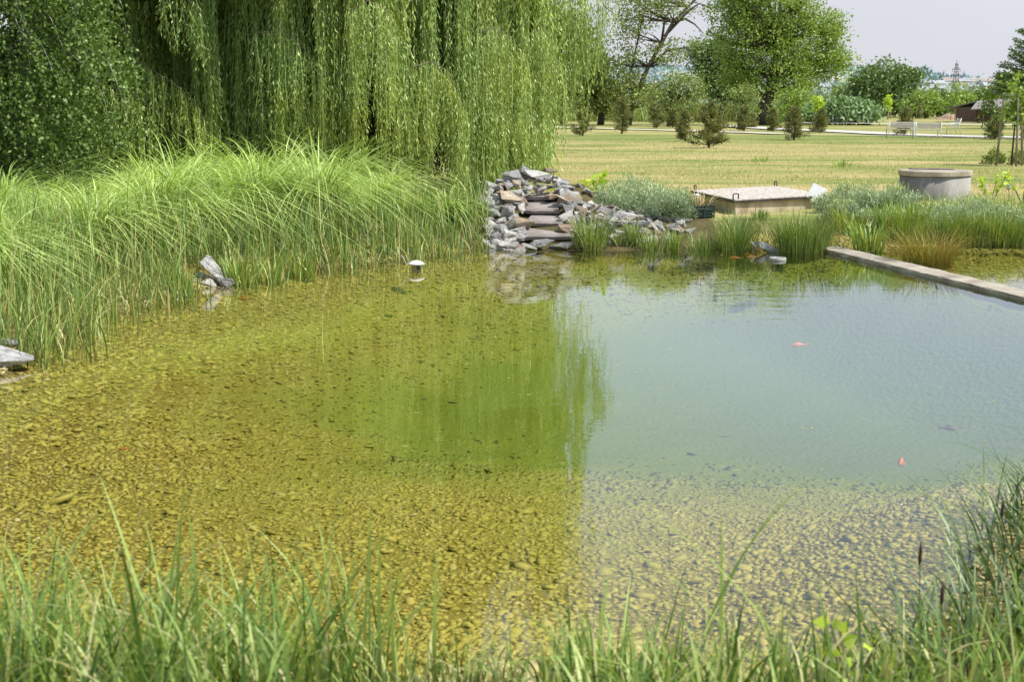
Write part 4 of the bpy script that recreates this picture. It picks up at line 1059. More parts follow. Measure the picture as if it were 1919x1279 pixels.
# ------------------------------------------------------------------ foreground grass of the near bank
def fore(n, xr, yr, h0, h1, w0, w1, mat, name, lab, cond=None, droop=(0, .6), lean=(.02, .35), azm=None, cat='grass'):
    x = rng.uniform(*xr, n); y = rng.uniform(*yr, n); s = shore(x, y)
    k = (s < .02)
    if cond is not None: k &= cond(x, y)
    x, y = x[k], y[k]; m_ = len(x)
    az = rng.uniform(0, 2 * PI, m_) if azm is None else rng.normal(azm, 1.1, m_)
    pr_ = blades_np(np.stack([x, y, hfun(x, y)], -1), rng.uniform(h0, h1, m_) * rng.uniform(.6, 1, m_), rng.uniform(w0, w1, m_), az, rng.uniform(*lean, m_), rng.uniform(*droop, m_), 7)
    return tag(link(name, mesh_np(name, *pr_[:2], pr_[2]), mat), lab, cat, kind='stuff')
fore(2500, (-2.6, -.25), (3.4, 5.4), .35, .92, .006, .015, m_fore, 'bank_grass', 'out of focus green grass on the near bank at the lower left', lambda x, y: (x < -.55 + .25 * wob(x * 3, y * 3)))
fore(2500, (.1, 2.8), (3.4, 6.4), .2, .55, .006, .015, m_fore, 'bank_grass', 'out of focus rough grass on the near bank at the lower right', lambda x, y: y < 5.2 + .65 * np.maximum(0, x - 1.3))
fore(500, (-.7, .5), (3.6, 5.2), .12, .32, .005, .009, m_fore, 'bank_grass', 'thin sparse grass on the stony gap at the lower middle')
fore(1100, (1.35, 3.4), (4.8, 7.6), .28, .7, .008, .017, m_forebl, 'bank_sedge', 'dark broad sedge leaning in at the lower right edge', lambda x, y: (x > 1.45 + .3 * (y - 5)) , (.1, .7), (.1, .6), 2.6, 'sedge')
# single tall blades that stand out
def tall(px, pyb, Yd, h, w, az, lean, droop, lab, mat=m_fore, nn=1):
    g = P(px, pyb, Yd); x, y = g[0], g[1]; z = H(x, y)
    V, F, A = blades_np(np.tile([[0, 0, 0.]], (nn, 1)) + rng.normal(0, .01, (nn, 3)) * [1, 1, 0], np.full(nn, h), np.full(nn, w), np.full(nn, az) + rng.normal(0, .15, nn) * (nn > 1), np.full(nn, lean), np.full(nn, droop), 12, .3)
    A['rnd'] = np.full(len(V), .62)
    tag(link('grass_blade', mesh_np('grass_blade', V, F, A), mat, None, (x, y, z)), lab, 'grass blade', 'single tall blades on the near bank')
tall(1275, 1230, 4.3, .95, .02, .2, .22, .25, 'tallest leaning grass blade rising over the water right of centre')
tall(1290, 1240, 4.35, .88, .012, .3, .24, .2, 'thin blade beside the tallest leaning blade')
tall(1350, 1230, 4.3, .68, .014, 1.6, .05, .05, 'straight blade just right of the tallest leaning blade')
tall(1265, 1150, 4.2, .5, .016, 3.1, .3, 1.3, 'pale blade arching far to the left at the lower middle')
tall(1480, 1260, 4.0, .85, .016, 2.9, .5, .35, 'long blade leaning left across the lower right pebbles')
tall(1540, 1250, 4.1, .95, .013, 2.8, .45, .35, 'thin long blade crossing behind the left leaning one')
tall(290, 1200, 4.2, .78, .018, 1.2, .05, .15, 'broad dark blade upright in the lower left grass')
tall(370, 1190, 4.3, .72, .016, .4, .2, .3, 'broad blade leaning right in the lower left grass')
tall(500, 1200, 4.3, .7, .02, .2, .2, .5, 'wide pale blade bending right in the lower left grass')
tall(710, 1240, 4.4, .58, .015, 1.5, .03, .05, 'lone upright blade at the right end of the lower left grass')
tall(810, 1250, 4.5, .5, .015, 1.4, .04, .1, 'short upright blade beside the stony gap')
# round leaved weed in the lower right
g = P(1600, 1210, 4.3); leafy('leafy_weed', 'round leaved bright green weed in the lower right grass', g[0], g[1], .3, 26, m_lime, .055, .045, spread=.1)
# seed heads
m_seed = plain('seed_head', [(.4, (.05, .03, .02)), (.7, (.12, .07, .045))], 30, .9, .5, .005)
for px, py, Yd, lab in [(1724, 1045, 5.2, 'dark brown seed spike above the lower right grass'), (1878, 960, 6.2, 'dark seed spike in the sedge at the right edge'), (1765, 1120, 5.0, 'small brown seed spike low in the right grass')]:
    w = P(px, py, Yd); z = H(w[0], w[1]); o = thing('seed_stalk', lab, 'seed stalk', (w[0], w[1], z)); h = w[2] - z
    mb = MB(); mb.tube([(0, 0, 0), (.01, 0, h * .5), (0, 0, h)], [.003, .0025, .002], 5); mb.build('stalk', m_twig, o)
    mb = MB(); mb.tube([(0, 0, h - .03), (0, 0, h - .01), (.002, 0, h + .03), (0, 0, h + .06)], [.003, .008, .007, .002], 7); mb.build('spike', m_seed, o, True)

# ------------------------------------------------------------------ lawn blades
n = 70000
u = rng.random(n); y = 23.5 * (70 / 23.5) ** u; x = rng.uniform(-.06, .42, n) * y
x = np.where(rng.random(n) < .12, rng.uniform(-.3, -.0, n) * y, x)
s = shore(x, y); k = (s < -1.2) & ~((np.abs(x - .9) < 2.4) & (y < 24.2)); x, y = x[k], y[k]; m_ = len(x)
keep = rng.random(m_) < .35 + .65 * (wob(x * .4, y * .9) > .1); x, y = x[keep], y[keep]; m_ = len(x)
V, F, A = blades_np(np.stack([x, y, hfun(x, y) - .005], -1), rng.uniform(.03, .085, m_), .006 + y * .00018, rng.uniform(0, 2 * PI, m_), rng.uniform(.1, .8, m_), 0, 2)
m_lawnb = leafmat('lawn_blade', [(.13, .17, .04), (.28, .26, .08), (.40, .31, .14), (.50, .38, .20)], trans=.3)
tag(link('lawn_grass', mesh_np('lawn_grass', V, F, A), m_lawnb), 'short half dry mown grass of the lawn', 'grass', kind='stuff')
for px, py, lab in [(1578, 312, 'small green weed alone on the dry lawn left of the well'), (1425, 303, 'low weed on the lawn above the hatch')]:
    g = G(px, py, .38); tuft('lawn_weed', lab, None, g[0], g[1], 50, .25, .12, .3, .02, m_oak, (.1, .6), (0, .4), 'weed')

# ------------------------------------------------------------------ trees in the park
def crownleaves(blobs, ncl, nper, L, sig, W=None):
    """blobs: world (cx,cy,cz,rx,ry,rz)"""
    w = np.array([b[3] * b[5] for b in blobs]); w = w / w.sum()
    idx = rng.choice(len(blobs), ncl, p=w); B_ = np.array(blobs)[idx]
    d = unit(rng.normal(size=(ncl, 3))); r = rng.uniform(.3, 1.04, (ncl, 1)) ** .7 * np.where(rng.random((ncl, 1)) < .14, 1.22, 1)
    az_ = np.arctan2(d[:, 1], d[:, 0]); ph = rng.uniform(0, 6, 3)
    lob = 1 + .2 * np.sin(3 * az_ + ph[0] + idx * 2.) + .2 * np.sin(5.5 * d[:, 2] + ph[1] + idx) * np.cos(2 * az_ + ph[2])
    c = B_[:, :3] + d * (r * lob[:, None]) * B_[:, 3:6]
    q = np.repeat(c, nper, 0) + rng.normal(0, 1, (ncl * nper, 3)) * sig * np.array([1, 1, .6])
    ax = rng.normal(0, 1, q.shape) + np.array([0, 0, -.35])
    rnd = np.clip(np.repeat(rng.random(ncl), nper) * .55 + rng.random(len(q)) * .45, 0, 1)
    return c, leaves_np(q, ax, L * rng.uniform(.6, 1.3, len(q)), (W or L * .62), rnd)
def tree(name, label, base_px, trunk, blobs, mat, ncl, nper=26, L=.28, sig=.5, Yd=None, group=None, cat='tree', twr=.35, nb=26, zb=.4):
    g = G(*base_px, zb) if Yd is None else (lambda q: (q[0], Yd, zb))(P(*base_px, Yd))
    D = g[1]; m = D / FPX
    o = thing(name, label, cat, g, 0, group); b = np.array(g)
    wb = [(*(np.array(P(px, py, D + dy * m)) - b), rx * m, max(rx, rz) * m * .9, rz * m) for px, py, rx, rz, dy in [(*q, 0)[:5] if len(q) == 4 else q for q in blobs]]
    cs_, (V, F, A) = crownleaves(wb, ncl, nper, L, sig)
    link('crown', mesh_np('crown', V, F, A), mat, o)
    tp = [np.array(P(px, py, D)) - b for px, py in trunk]; tp[0] = np.array([tp[0][0] * 0, 0, -.2])
    mb = MB(); nt_ = len(tp); mb.tube([tuple(q) for q in tp], [twr * (1 - .6 * i / (nt_ - 1)) for i in range(nt_)], 9); mb.build('trunk', m_bark, o, True)
    mb = MB()
    for k in range(nb):
        c = cs_[R.randrange(len(cs_))]; s_ = min(tp[1:], key=lambda t_: np.linalg.norm((c - t_) * [1, 1, 1.6]) + (6 if t_[2] > c[2] else 0)) + rng.normal(0, .1, 3) * twr
        mid = s_ * .45 + c * .55 + np.array([0, 0, -abs(c[2] - s_[2]) * .1]) + rng.normal(0, .15, 3) * twr * 3
        mb.tube([tuple(s_), tuple(mid), tuple(c)], [twr * .38, twr * .2, twr * .06], 5)
    mb.build('limbs', m_bark, o, True); return o
tree('walnut_tree', 'largest spreading bright green tree with thick leaning trunk on the lawn', (1428, 233), [(1428, 233), (1432, 205), (1445, 180), (1450, 140), (1455, 90)],
     [(1440, -10, 95, 85), (1415, 70, 78, 62), (1500, 80, 75, 70), (1555, 112, 45, 34), (1470, 145, 80, 38), (1390, 135, 40, 32), (1545, 50, 38, 30), (1375, 15, 40, 40)], m_oak, 1250, 30, .23, .40, twr=.75, nb=60)
tree('broadleaf_tree', 'dark shaded tree left of the largest tree', (1350, 226), [(1345, 226), (1352, 205), (1362, 185), (1366, 150)],
     [(1345, 125, 45, 38), (1372, 160, 50, 32), (1330, 158, 28, 24), (1345, 90, 26, 24), (1310, 100, 22, 24)], m_dark, 520, 26, .26, .45, Yd=140, twr=.4)
o = tree('leaning_tree', 'tall airy tree with bare leaning limbs against the sky', (1178, 234), [(1178, 234), (1183, 205), (1195, 170), (1215, 125), (1240, 80), (1262, 40), (1290, 12), (1330, -30)],
     [(1175, 120, 40, 45), (1165, 172, 46, 32), (1215, 175, 40, 22), (1185, 45, 40, 38), (1250, 100, 38, 24), (1240, 10, 55, 26), (1300, 80, 18, 14), (1200, -10, 60, 30)], m_olive, 400, 20, .22, .4, twr=.22, nb=50)
D = o.location.y; b = np.array(o.location); mb = MB()
for pl in ([(1186, 200), (1180, 150), (1192, 90), (1205, 30), (1215, -20)], [(1215, 125), (1250, 95), (1285, 88), (1308, 108)], [(1262, 40), (1285, 35), (1302, 45), (1318, 62)], [(1240, 80), (1245, 40), (1262, 0)], [(1250, 62), (1290, 20), (1310, 6), (1335, 15)], [(1200, 160), (1228, 165), (1250, 150)]):
    pw = [tuple(np.array(P(a, c_, D)) - b) for a, c_ in pl]; mb.tube(pw, [.12 - .09 * i / (len(pw) - 1) for i in range(len(pw))], 6)
mb.build('bare_limbs', m_bark, o, True)
tree('park_tree', 'green tree seen between the willow and the leaning tree', (1125, 233), [(1120, 233), (1128, 205), (1120, 180)], [(1105, 130, 42, 45), (1125, 175, 45, 30), (1085, 185, 30, 26), (1075, 110, 30, 50)], m_olive, 300, 26, .32, .5, twr=.3)
tree('park_tree', 'dark tree close behind the right edge of the willow', (1060, 236), [(1045, 232), (1048, 205), (1050, 170)], [(1050, 90, 50, 70), (1045, 170, 30, 40)], m_dark, 260, 24, .32, .5, twr=.3)
tree('park_tree', 'low olive tree between the leaning tree and the dark tree', (1252, 236), [(1252, 236), (1255, 210), (1260, 185)], [(1268, 155, 30, 20), (1235, 180, 30, 16), (1285, 190, 34, 12), (1305, 162, 18, 20), (1245, 205, 20, 12)], m_olive, 200, 18, .2, .42, twr=.16, nb=40)
tree('park_tree', 'small round tree in front of the dark tree', (1384, 236), [(1383, 236), (1386, 210), (1388, 195)], [(1395, 178, 22, 18), (1372, 198, 20, 10), (1408, 205, 14, 12)], m_olive, 90, 18, .2, .36, twr=.14)
tree('park_tree', 'small dense tree under the right side of the largest tree', (1482, 238), [(1480, 238), (1480, 218), (1482, 205)], [(1478, 190, 20, 22), (1500, 180, 16, 10), (1462, 208, 14, 8)], m_oak, 80, 18, .2, .36, twr=.14)
tree('round_tree', 'broad dark green tree with rounded crown standing alone right of the largest tree', (1652, 216), [(1652, 216), (1655, 195), (1660, 165)], [(1655, 158, 55, 38), (1695, 145, 26, 15), (1625, 172, 28, 25), (1655, 190, 58, 20), (1710, 140, 12, 9)], m_dark, 520, 30, .42, .6, Yd=185, twr=.7, nb=30)
tree('park_tree', 'olive tree at the left foot of the broad round tree', (1585, 214), [(1585, 214), (1587, 195)], [(1588, 185, 24, 20), (1605, 195, 20, 14)], m_olive, 130, 24, .4, .5, Yd=190, twr=.3)
shr = [(1592, 222, [(1590, 206, 34, 14), (1565, 212, 20, 9), (1620, 214, 22, 8)], m_teal, 'bluish green bushy shrub right of the far bench', 120, 190),
       (1512, 222, [(1515, 212, 24, 10), (1495, 216, 14, 8)], m_teal, 'low green bush left of the far bench', 125, 110),
       (1735, 222, [(1735, 193, 27, 18), (1720, 205, 22, 12)], m_oak, 'rounded light green tree right of the broad round tree', 175, 150),
       (1765, 222, [(1768, 190, 16, 14), (1770, 204, 18, 10)], m_dark, 'narrow dark tree left of the pylon', 185, 110),
       (1802, 222, [(1803, 196, 20, 18), (1795, 207, 20, 10)], m_oak, 'bright green tree below the pylon', 172, 130),
       (1838, 222, [(1840, 185, 26, 18), (1835, 203, 28, 10)], m_dark, 'dark rounded tree behind the left end of the barn', 190, 150),
       (1868, 222, [(1868, 188, 18, 16), (1872, 202, 20, 8)], m_olive, 'olive tree rising behind the barn roof', 195, 110),
       (1898, 232, [(1902, 168, 30, 26), (1890, 192, 24, 12), (1915, 150, 20, 20)], m_oak, 'leafy tree behind the right end of the barn', 165, 220)]
for bx_, by_, bl, mt, lab, Yd, ncl in shr:
    tree('park_tree' if 'tree' in lab else 'park_shrub', lab, (bx_, by_), [(bx_, by_), (bx_, by_ - 12), (bx_ + 1, by_ - 20)], bl, mt, ncl, 24, .4, .5, Yd=Yd, twr=.22, nb=12, cat='tree' if 'tree' in lab else 'shrub', zb=.3)

for i, (px, w_) in enumerate([(-60, 95), (-10, 80), (40, 70)]):
    tree('undergrowth_shrub', ['dark shrub behind the birch at the far left', 'dark shrub in the shade between birch and left edge', 'dark shrub behind the right side of the birch foot'][i], (px, 330), [(px, 330), (px, 310), (px, 290)], [(px, 215, w_, 90), (px - 30, 290, w_ * .8, 50), (px + 20, 120, w_ * .7, 70)], m_dark, 330, 26, .1, .14, Yd=29, twr=.06, nb=10, cat='shrub')
# conifer at the right edge
Yd = 95; g = P(1918, 240, Yd); o = thing('spruce_tree', 'tall dark conifer with upswept branches at the right edge', 'tree', (g[0], Yd, .4)); htot = P(1918, 50, Yd)[2] - .4
mb = MB(); mb.tube([(0, 0, 0), (.05, 0, htot * .5), (0, 0, htot)], [.22, .14, .03], 8); mb.build('trunk', m_bark, o, True)
q, ax = [], []; mb = MB()
for k in range(120):
    z = htot * (.12 + .86 * (k / 120)); a = R.uniform(0, 2 * PI); ln = (1 - z / htot) ** .8 * 2.9 + .3
    e = Vector((math.cos(a) * ln, math.sin(a) * ln, z + .1 * ln)); s_ = Vector((0, 0, z - .15 * ln)); mb.tube([s_, s_.lerp(e, .5) + Vector((0, 0, -.08)), e], [.03, .02, .008], 4)
    for j in range(int(30 + 45 * ln)):
        t_ = R.random() ** .7; p_ = s_.lerp(e, t_); q.append((p_.x + R.gauss(0, .11), p_.y + R.gauss(0, .11), p_.z + R.gauss(0, .07))); ax.append((math.cos(a) + R.gauss(0, .6), math.sin(a) + R.gauss(0, .6), R.gauss(.1, .5)))
mb.build('branches', m_bark, o)
V, F, A = leaves_np(np.array(q), np.array(ax), .17, .07, rng.random(len(q)) * .5)
link('foliage', mesh_np('foliage', V, F, A), m_dark, o)

# ------------------------------------------------------------------ young pines on the lawn
def pine(px, py, hpx, wpx, lab, dens=1., seed=0):
    g = G(px, py, .4); D = g[1]; h = hpx / FPX * D; w = wpx / FPX * D * .5
    o = thing('young_pine', lab, 'pine', (g[0], D, H(g[0], D)), 0, 'young pines scattered over the lawn'); r = random.Random(seed)
    mb = MB(); mb.tube([(0, 0, -.05), (.03 * h, 0, h * .5), (0, 0, h * .97)], [.03 * h, .02 * h, .006], 6); mb.build('trunk', m_bark, o, True)
    mb = MB(); q = []; ax = []
    nb = int(40 * dens)
    for k in range(nb):
        f = (k + .5) / nb; z = h * (.06 + .88 * f); a = r.uniform(0, 2 * PI); ln = w * (1.12 - f) ** .75 * r.uniform(.45, 1.3)
        e = Vector((math.cos(a) * ln, math.sin(a) * ln, z + ln * (.2 + .7 * f))); s_ = Vector((0, 0, z)); mb.tube([s_, s_.lerp(e, .6) - Vector((0, 0, ln * .1)), e], [.012, .008, .004], 4)
        for j in range(int(55 + 85 * ln)):
            t_ = r.random() ** .55; p_ = s_.lerp(e, t_)
            q.append((p_.x + r.gauss(0, .055), p_.y + r.gauss(0, .055), p_.z + r.gauss(0, .06) - ln * .06 * math.sin(t_ * 3))); ax.append((math.cos(a) * .6 + r.gauss(0, .6), math.sin(a) * .6 + r.gauss(0, .6), .6 + r.gauss(0, .5)))
    mb.build('branches', m_bark, o)
    q = np.array(q); V, F, A = leaves_np(q, np.array(ax), .12 * rng.uniform(.6, 1.2, len(q)), .03 + D * .00015, np.clip(rng.normal(.45, .28, len(q)), 0, 1))
    link('foliage', mesh_np('foliage', V, F, A), m_pine, o); return o
for i, (px, py, hp, wp, lab) in enumerate([(1328, 277, 82, 64, 'largest and nearest young pine on the lawn'), (1284, 264, 56, 30, 'slim green pine just left of the nearest pine'), (1092, 254, 50, 34, 'ragged young pine nearest the right edge of the willow'),
        (1165, 250, 66, 40, 'tall young pine below the leaning tree'), (1230, 240, 44, 34, 'small young pine beyond the paths between the leaning and the dark tree'), (1394, 246, 44, 34, 'young pine at the path left of the largest tree trunk'),
        (1449, 246, 42, 24, 'little young pine just right of the largest tree trunk'), (1488, 262, 62, 40, 'dark young pine right of the largest tree, nearest the kerb line'), (1537, 249, 44, 30, 'young pine with brownish side left of the far bench'),
        (1695, 254, 52, 34, 'young brownish pine standing behind the two benches'), (1864, 261, 42, 34, 'sparse brown young pine right of the chair'), (1260, 238, 34, 26, 'tiny pine below the low olive tree'), (1410, 240, 26, 22, 'tiny pine beside the largest trunk')]):
    pine(px, py, hp, wp, lab, 1.4 if i == 0 else 1., i + 3)

# ------------------------------------------------------------------ staked saplings
m_post = plain('stake_wood', [(.35, (.20, .155, .12)), (.65, (.40, .34, .28))], 6, .85, .3, .01, (1, 1, .3))
def sapling(px, py, toppy, sh, cr_r, lab, mat, posts=3, n=420, trel=0.):
    g = G(px, py, .4); D = g[1]; o = thing('staked_sapling', lab, 'sapling', (g[0], D, H(g[0], D)), 0, 'staked saplings on the lawn')
    h = P(px, toppy, D)[2] - .4; mb = MB(); mb.tube([(0, 0, 0), (.04, 0, h * .6), (trel, 0, h)], [.03, .022, .008], 6); mb.build('trunk', m_bark, o, True)
    for k in range(posts):
        a = 2 * PI * k / posts + .5; mb = MB(); b_ = Vector((math.cos(a) * .42, math.sin(a) * .42, 0)); t_ = Vector((math.cos(a) * .3, math.sin(a) * .3, sh)); mb.tube([b_, t_], .035, 8); mb.build('stake', m_post, o, True)
    mb = MB()
    for k in range(posts):
        a = 2 * PI * k / posts + .5; c_ = a + 2 * PI / posts
        mb.tube([(math.cos(a) * .32, math.sin(a) * .32, sh - .06), (math.cos(c_) * .32, math.sin(c_) * .32, sh - .06)], .022, 6)
    mb.build('crossbar', m_post, o)
    cen = rng.normal(0, 1, (26, 3)) * np.array([cr_r * .45, cr_r * .45, cr_r * .8]) + np.array([trel * .7, 0, h * .8])
    q = np.repeat(cen, n // 26, 0) + rng.normal(0, .13, (26 * (n // 26), 3))
    V, F, A = leaves_np(q, rng.normal(0, 1, q.shape), .1 + D * .0009, .07 + D * .0006, rng.random(len(q)))
    link('crown', mesh_np('crown', V, F, A), mat, o); return o
sapling(1663, 222, 185, 1.3, .5, 'staked lime green sapling in front of the broad round tree', m_lime)
sapling(1724, 221, 188, 1.3, .6, 'staked sapling left of the soil heap', m_olive)
sapling(1789, 224, 178, 1.4, .8, 'staked sapling with bright crown in front of the soil heap', m_oak)
sapling(1852, 241, 190, 1.6, .7, 'staked sapling in front of the left end of the barn', m_oak)
sapling(1533, 236, 182, 1.2, .35, 'thin yellow leaved sapling left of the far bench', m_lime)
sapling(1895, 310, 165, 2.05, .42, 'nearest staked sapling with three tall posts at the right edge', m_oak, 3, 620, .2)
for i, px in enumerate((1185, 1212, 1300, 1062, 1052)):
    g = G(px, 225, .4); mb = MB(); mb.tube([(0, 0, 0), (0.02, 0, 1.7)], .07, 7); o = mb.build('wooden_post', m_post, None, True, loc=(g[0], g[1], .35))
    tag(o, ['thin post beyond the pine below the leaning tree', 'thin post right of the leaning tree', 'thin post before the meadow right of the low olive tree', 'post seen through the willow edge, right one', 'post seen through the willow edge, left one'][i], 'post', 'thin wooden posts before the meadow')
g = G(1860, 306, .38)
for i, (px, lab) in enumerate([(1862, 'low leafy bush left of the nearest staked sapling'), (1912, 'low leafy bush right of the nearest staked sapling')]):
    g = G(px, 308, .38); shrub('low_bush', lab, None, g[0], g[1], .35, .3, .42, 700, m_olive, .07, .05)

# ------------------------------------------------------------------ paths and kerb
m_path = plain('pale_gravel', [(.3, (.50, .46, .40)), (.7, (.68, .63, .56))], .6, .95, .2, .01)
def strip(name, pts, wd, lab, h=.0, cat='path', mat=m_path, kind='structure'):
    pp = [np.array(G(a, c_, .38)) for a, c_ in pts]; V = []; F = []
    for i_, q in enumerate(pp):
        d_ = pp[min(i_ + 1, len(pp) - 1)] - pp[max(i_ - 1, 0)]; d_ /= np.linalg.norm(d_); nn = np.array([-d_[1], d_[0], 0])
        z = .46 + h
        V += [(*(q + nn * wd / 2)[:2], z), (*(q - nn * wd / 2)[:2], z)]
    for i_ in range(len(pp) - 1): F.append((2 * i_, 2 * i_ + 1, 2 * i_ + 3, 2 * i_ + 2))
    o = link(name, mesh_np(name, V, F), mat); tag(o, lab, cat, kind=kind)
strip('path', [(900, 238), (1044, 240), (1140, 242.5), (1272, 246.5), (1375, 249.5), (1471, 253)], 1.3, 'pale gravel path crossing behind the lawn from the willow', .004)
strip('path', [(1471, 253.2), (1560, 255), (1663, 256.5), (1800, 259.5), (1960, 264)], .35, 'thin pale kerb line in front of the benches')
strip('path', [(1340, 236), (1400, 240), (1470, 244), (1560, 247.5), (1663, 253), (1760, 256.5), (1960, 261)], 2.4, 'pale gravel path passing behind the benches', .008)
strip('path', [(1480, 231.5), (1560, 232.2), (1690, 233), (1960, 235.5)], 3.0, 'distant pale gravel path beside the far bench', .012)

# ------------------------------------------------------------------ benches and chair
m_slat = plain('pale_slats', [(.35, (.50, .43, .38)), (.7, (.66, .60, .54))], 6, .7, .2, .004)
m_wm = plain('white_metal', [(.3, (.70, .70, .68)), (.7, (.80, .80, .78))], 6, .45, 0)
def make_bench(w, label, loc, rz):
    o = thing('park_bench', label, 'bench', loc, rz, 'white framed park benches')
    mb = MB()
    for k in range(5): mb.box((0, -.2 + k * .095, .44), (w, .08, .03))
    mb.build('seat', m_slat, o, bevel=.004)
    mb = MB(); 
    for k in range(4): mb.box((0, .27 + k * .012, .56 + k * .075), (w, .025, .066))
    mb.build('backrest', m_slat, o, bevel=.004)
    for s in (-1, 1):
        x = s * (w / 2 - .02)
        mb = MB(); mb.tube([(x, -.24, 0), (x, -.2, .64), (x, -.17, .66), (x, .27, .66)], .024, 8); mb.build('leg', m_wm, o, True)
        mb = MB(); mb.tube([(x, .36, 0), (x, .24, .45), (x, .33, .84)], .024, 8); mb.build('leg', m_wm, o, True)
    return o
g = G(1686, 258, .4); w = 47 / FPX * g[1]
o1 = make_bench(w, 'white framed park bench, left one of the pair before the young brownish pine', (g[0], g[1], H(g[0], g[1])), PI)
g = G(1736, 260, .4); dup(o1, (g[0], g[1], H(g[0], g[1])), PI, 'white framed park bench, right one of the pair, nearest the chair')
g = G(1573, 231.5, .4); dup(o1, (g[0], g[1], H(g[0], g[1])), .05, 'distant park bench beside the bluish green shrub')
g = G(1785, 252, .4)
o = thing('garden_chair', 'white framed garden chair facing left beside the two benches', 'chair', (g[0], g[1], H(g[0], g[1])), .1)
mb = MB(); [mb.box((-.2 + k * .1, 0, .44), (.085, .55, .03)) for k in range(5)]; mb.build('seat', m_slat, o, bevel=.004)
mb = MB(); [mb.box((.27 + k * .02, 0, .60 + k * .08), (.025, .55, .07)) for k in range(4)]; mb.build('backrest', m_slat, o, bevel=.004)
for s in (-1, 1):
    mb = MB(); mb.tube([(-.24, s * .27, 0), (-.22, s * .27, .62), (.24, s * .27, .64)], .024, 8); mb.build('leg', m_wm, o, True)
    mb = MB(); mb.tube([(.36, s * .27, 0), (.22, s * .27, .5), (.36, s * .27, .9)], .024, 8); mb.build('leg', m_wm, o, True)

# ------------------------------------------------------------------ barn, soil heap
m_bw = plain('barn_boards', [(.3, (.055, .028, .02)), (.6, (.13, .065, .045))], 3, .9, .5, .03, (4, 4, .3))
m_roof = plain('barn_roof', [(.3, (.17, .155, .14)), (.7, (.28, .26, .24))], 2, .8, .3, .02)
Yb = 135; a = P(1828, 223, Yb); e = P(1935, 223, Yb); wb_ = e[0] - a[0]; hb = P(1828, 203, Yb)[2] - .3
o = thing('barn', 'low dark brown wooden barn with pale shallow roof at the right edge', 'barn', ((a[0] + e[0]) / 2, Yb, .3), 0)
mb = MB(); mb.box((0, 3, hb / 2), (wb_, 6, hb)); 
nbd = 24
mb.build('wall', m_bw, o)
for k in range(9):
    mb = MB(); mb.box((-wb_ / 2 + wb_ * (k + .5) / 9, -.05, hb / 2), (.12, .08, hb)); mb.build('post', m_bw, o)
mb = MB(); x0, x1 = -wb_ / 2 - .75, wb_ / 2 + .3
V = [(x0, -.9, hb - .12), (x1, -.9, hb + .1), (x1, 3, hb + .95), (x0 + 1.8, 3, hb + .62), (x1, 6.8, hb + .1), (x0, 6.8, hb - .1)]
V += [(x, y, z + .1) for x, y, z in V]
mb.add(V, [(0, 3, 2, 1), (3, 5, 4, 2), (6, 7, 8, 9), (9, 8, 10, 11), (0, 1, 7, 6), (4, 5, 11, 10), (1, 2, 8, 7), (2, 4, 10, 8), (0, 6, 9, 3), (3, 9, 11, 5)])
mb.build('roof', m_roof, o)
mb = MB(); mb.box((wb_ * .12, -.06, hb * .42), (1.6, .06, hb * .8)); mb.build('door', m_bark, o)
g = G(1908, 262, .38); mb = MB()
for k in range(5): mb.box((-.24 + k * .12, 0, .55), (.10, .03, 1.1))
mb.box((0, .03, .25), (.6, .03, .08)); mb.box((0, .03, .85), (.6, .03, .08))
o = mb.build('fence_panel', m_bw, None, loc=(g[0] + .4, g[1], .38)); tag(o, 'short brown board panel standing at the right edge by the path', 'panel')
m_heap = plain('dug_soil', [(.3, (.28, .19, .11)), (.7, (.44, .32, .20))], 1.5, .95, .5, .1)
xx, yy = np.meshgrid(np.linspace(-1, 1, 34), np.linspace(-1, 1, 14)); r2 = np.sqrt(xx ** 2 + yy ** 2)
zz = np.clip(1 - r2, 0, 1) ** .6 * (1 + .25 * np.sin(xx * 9) + .15 * np.sin(xx * 23 + yy * 7)) * 1.0
nx_, ny_ = 34, 14; i, j = np.meshgrid(np.arange(ny_ - 1), np.arange(nx_ - 1), indexing='ij')
F = np.stack([i * nx_ + j, i * nx_ + j + 1, (i + 1) * nx_ + j + 1, (i + 1) * nx_ + j], -1).reshape(-1, 4)
g = P(1795, 220, 150); link('soil_heap', mesh_np('soil_heap', np.stack([xx * 2.2, yy * 2.2, zz * .75 - .02], -1).reshape(-1, 3), F, smooth=True), m_heap, None, (g[0], 150, .35))
tag(bpy.data.objects['soil_heap'], 'long low heap of dug reddish soil left of the barn', 'soil heap')

# ------------------------------------------------------------------ meadow strip behind the lawn
n = 16000
y = rng.uniform(138, 160, n); x = rng.uniform(-.1, .21, n) * y
V, F, A = blades_np(np.stack([x, y, np.full(n, .3)], -1), rng.uniform(.8, 1.9, n), rng.uniform(.08, .16, n), rng.uniform(0, 2 * PI, n), rng.uniform(0, .3, n), rng.uniform(0, .3, n), 2)
tag(link('meadow', mesh_np('meadow', V, F, A), leafmat('meadow_grass', [(.10, .16, .04), (.20, .25, .07), (.34, .30, .13)], trans=.3)), 'strip of tall unmown meadow behind the lawn', 'meadow', kind='stuff')

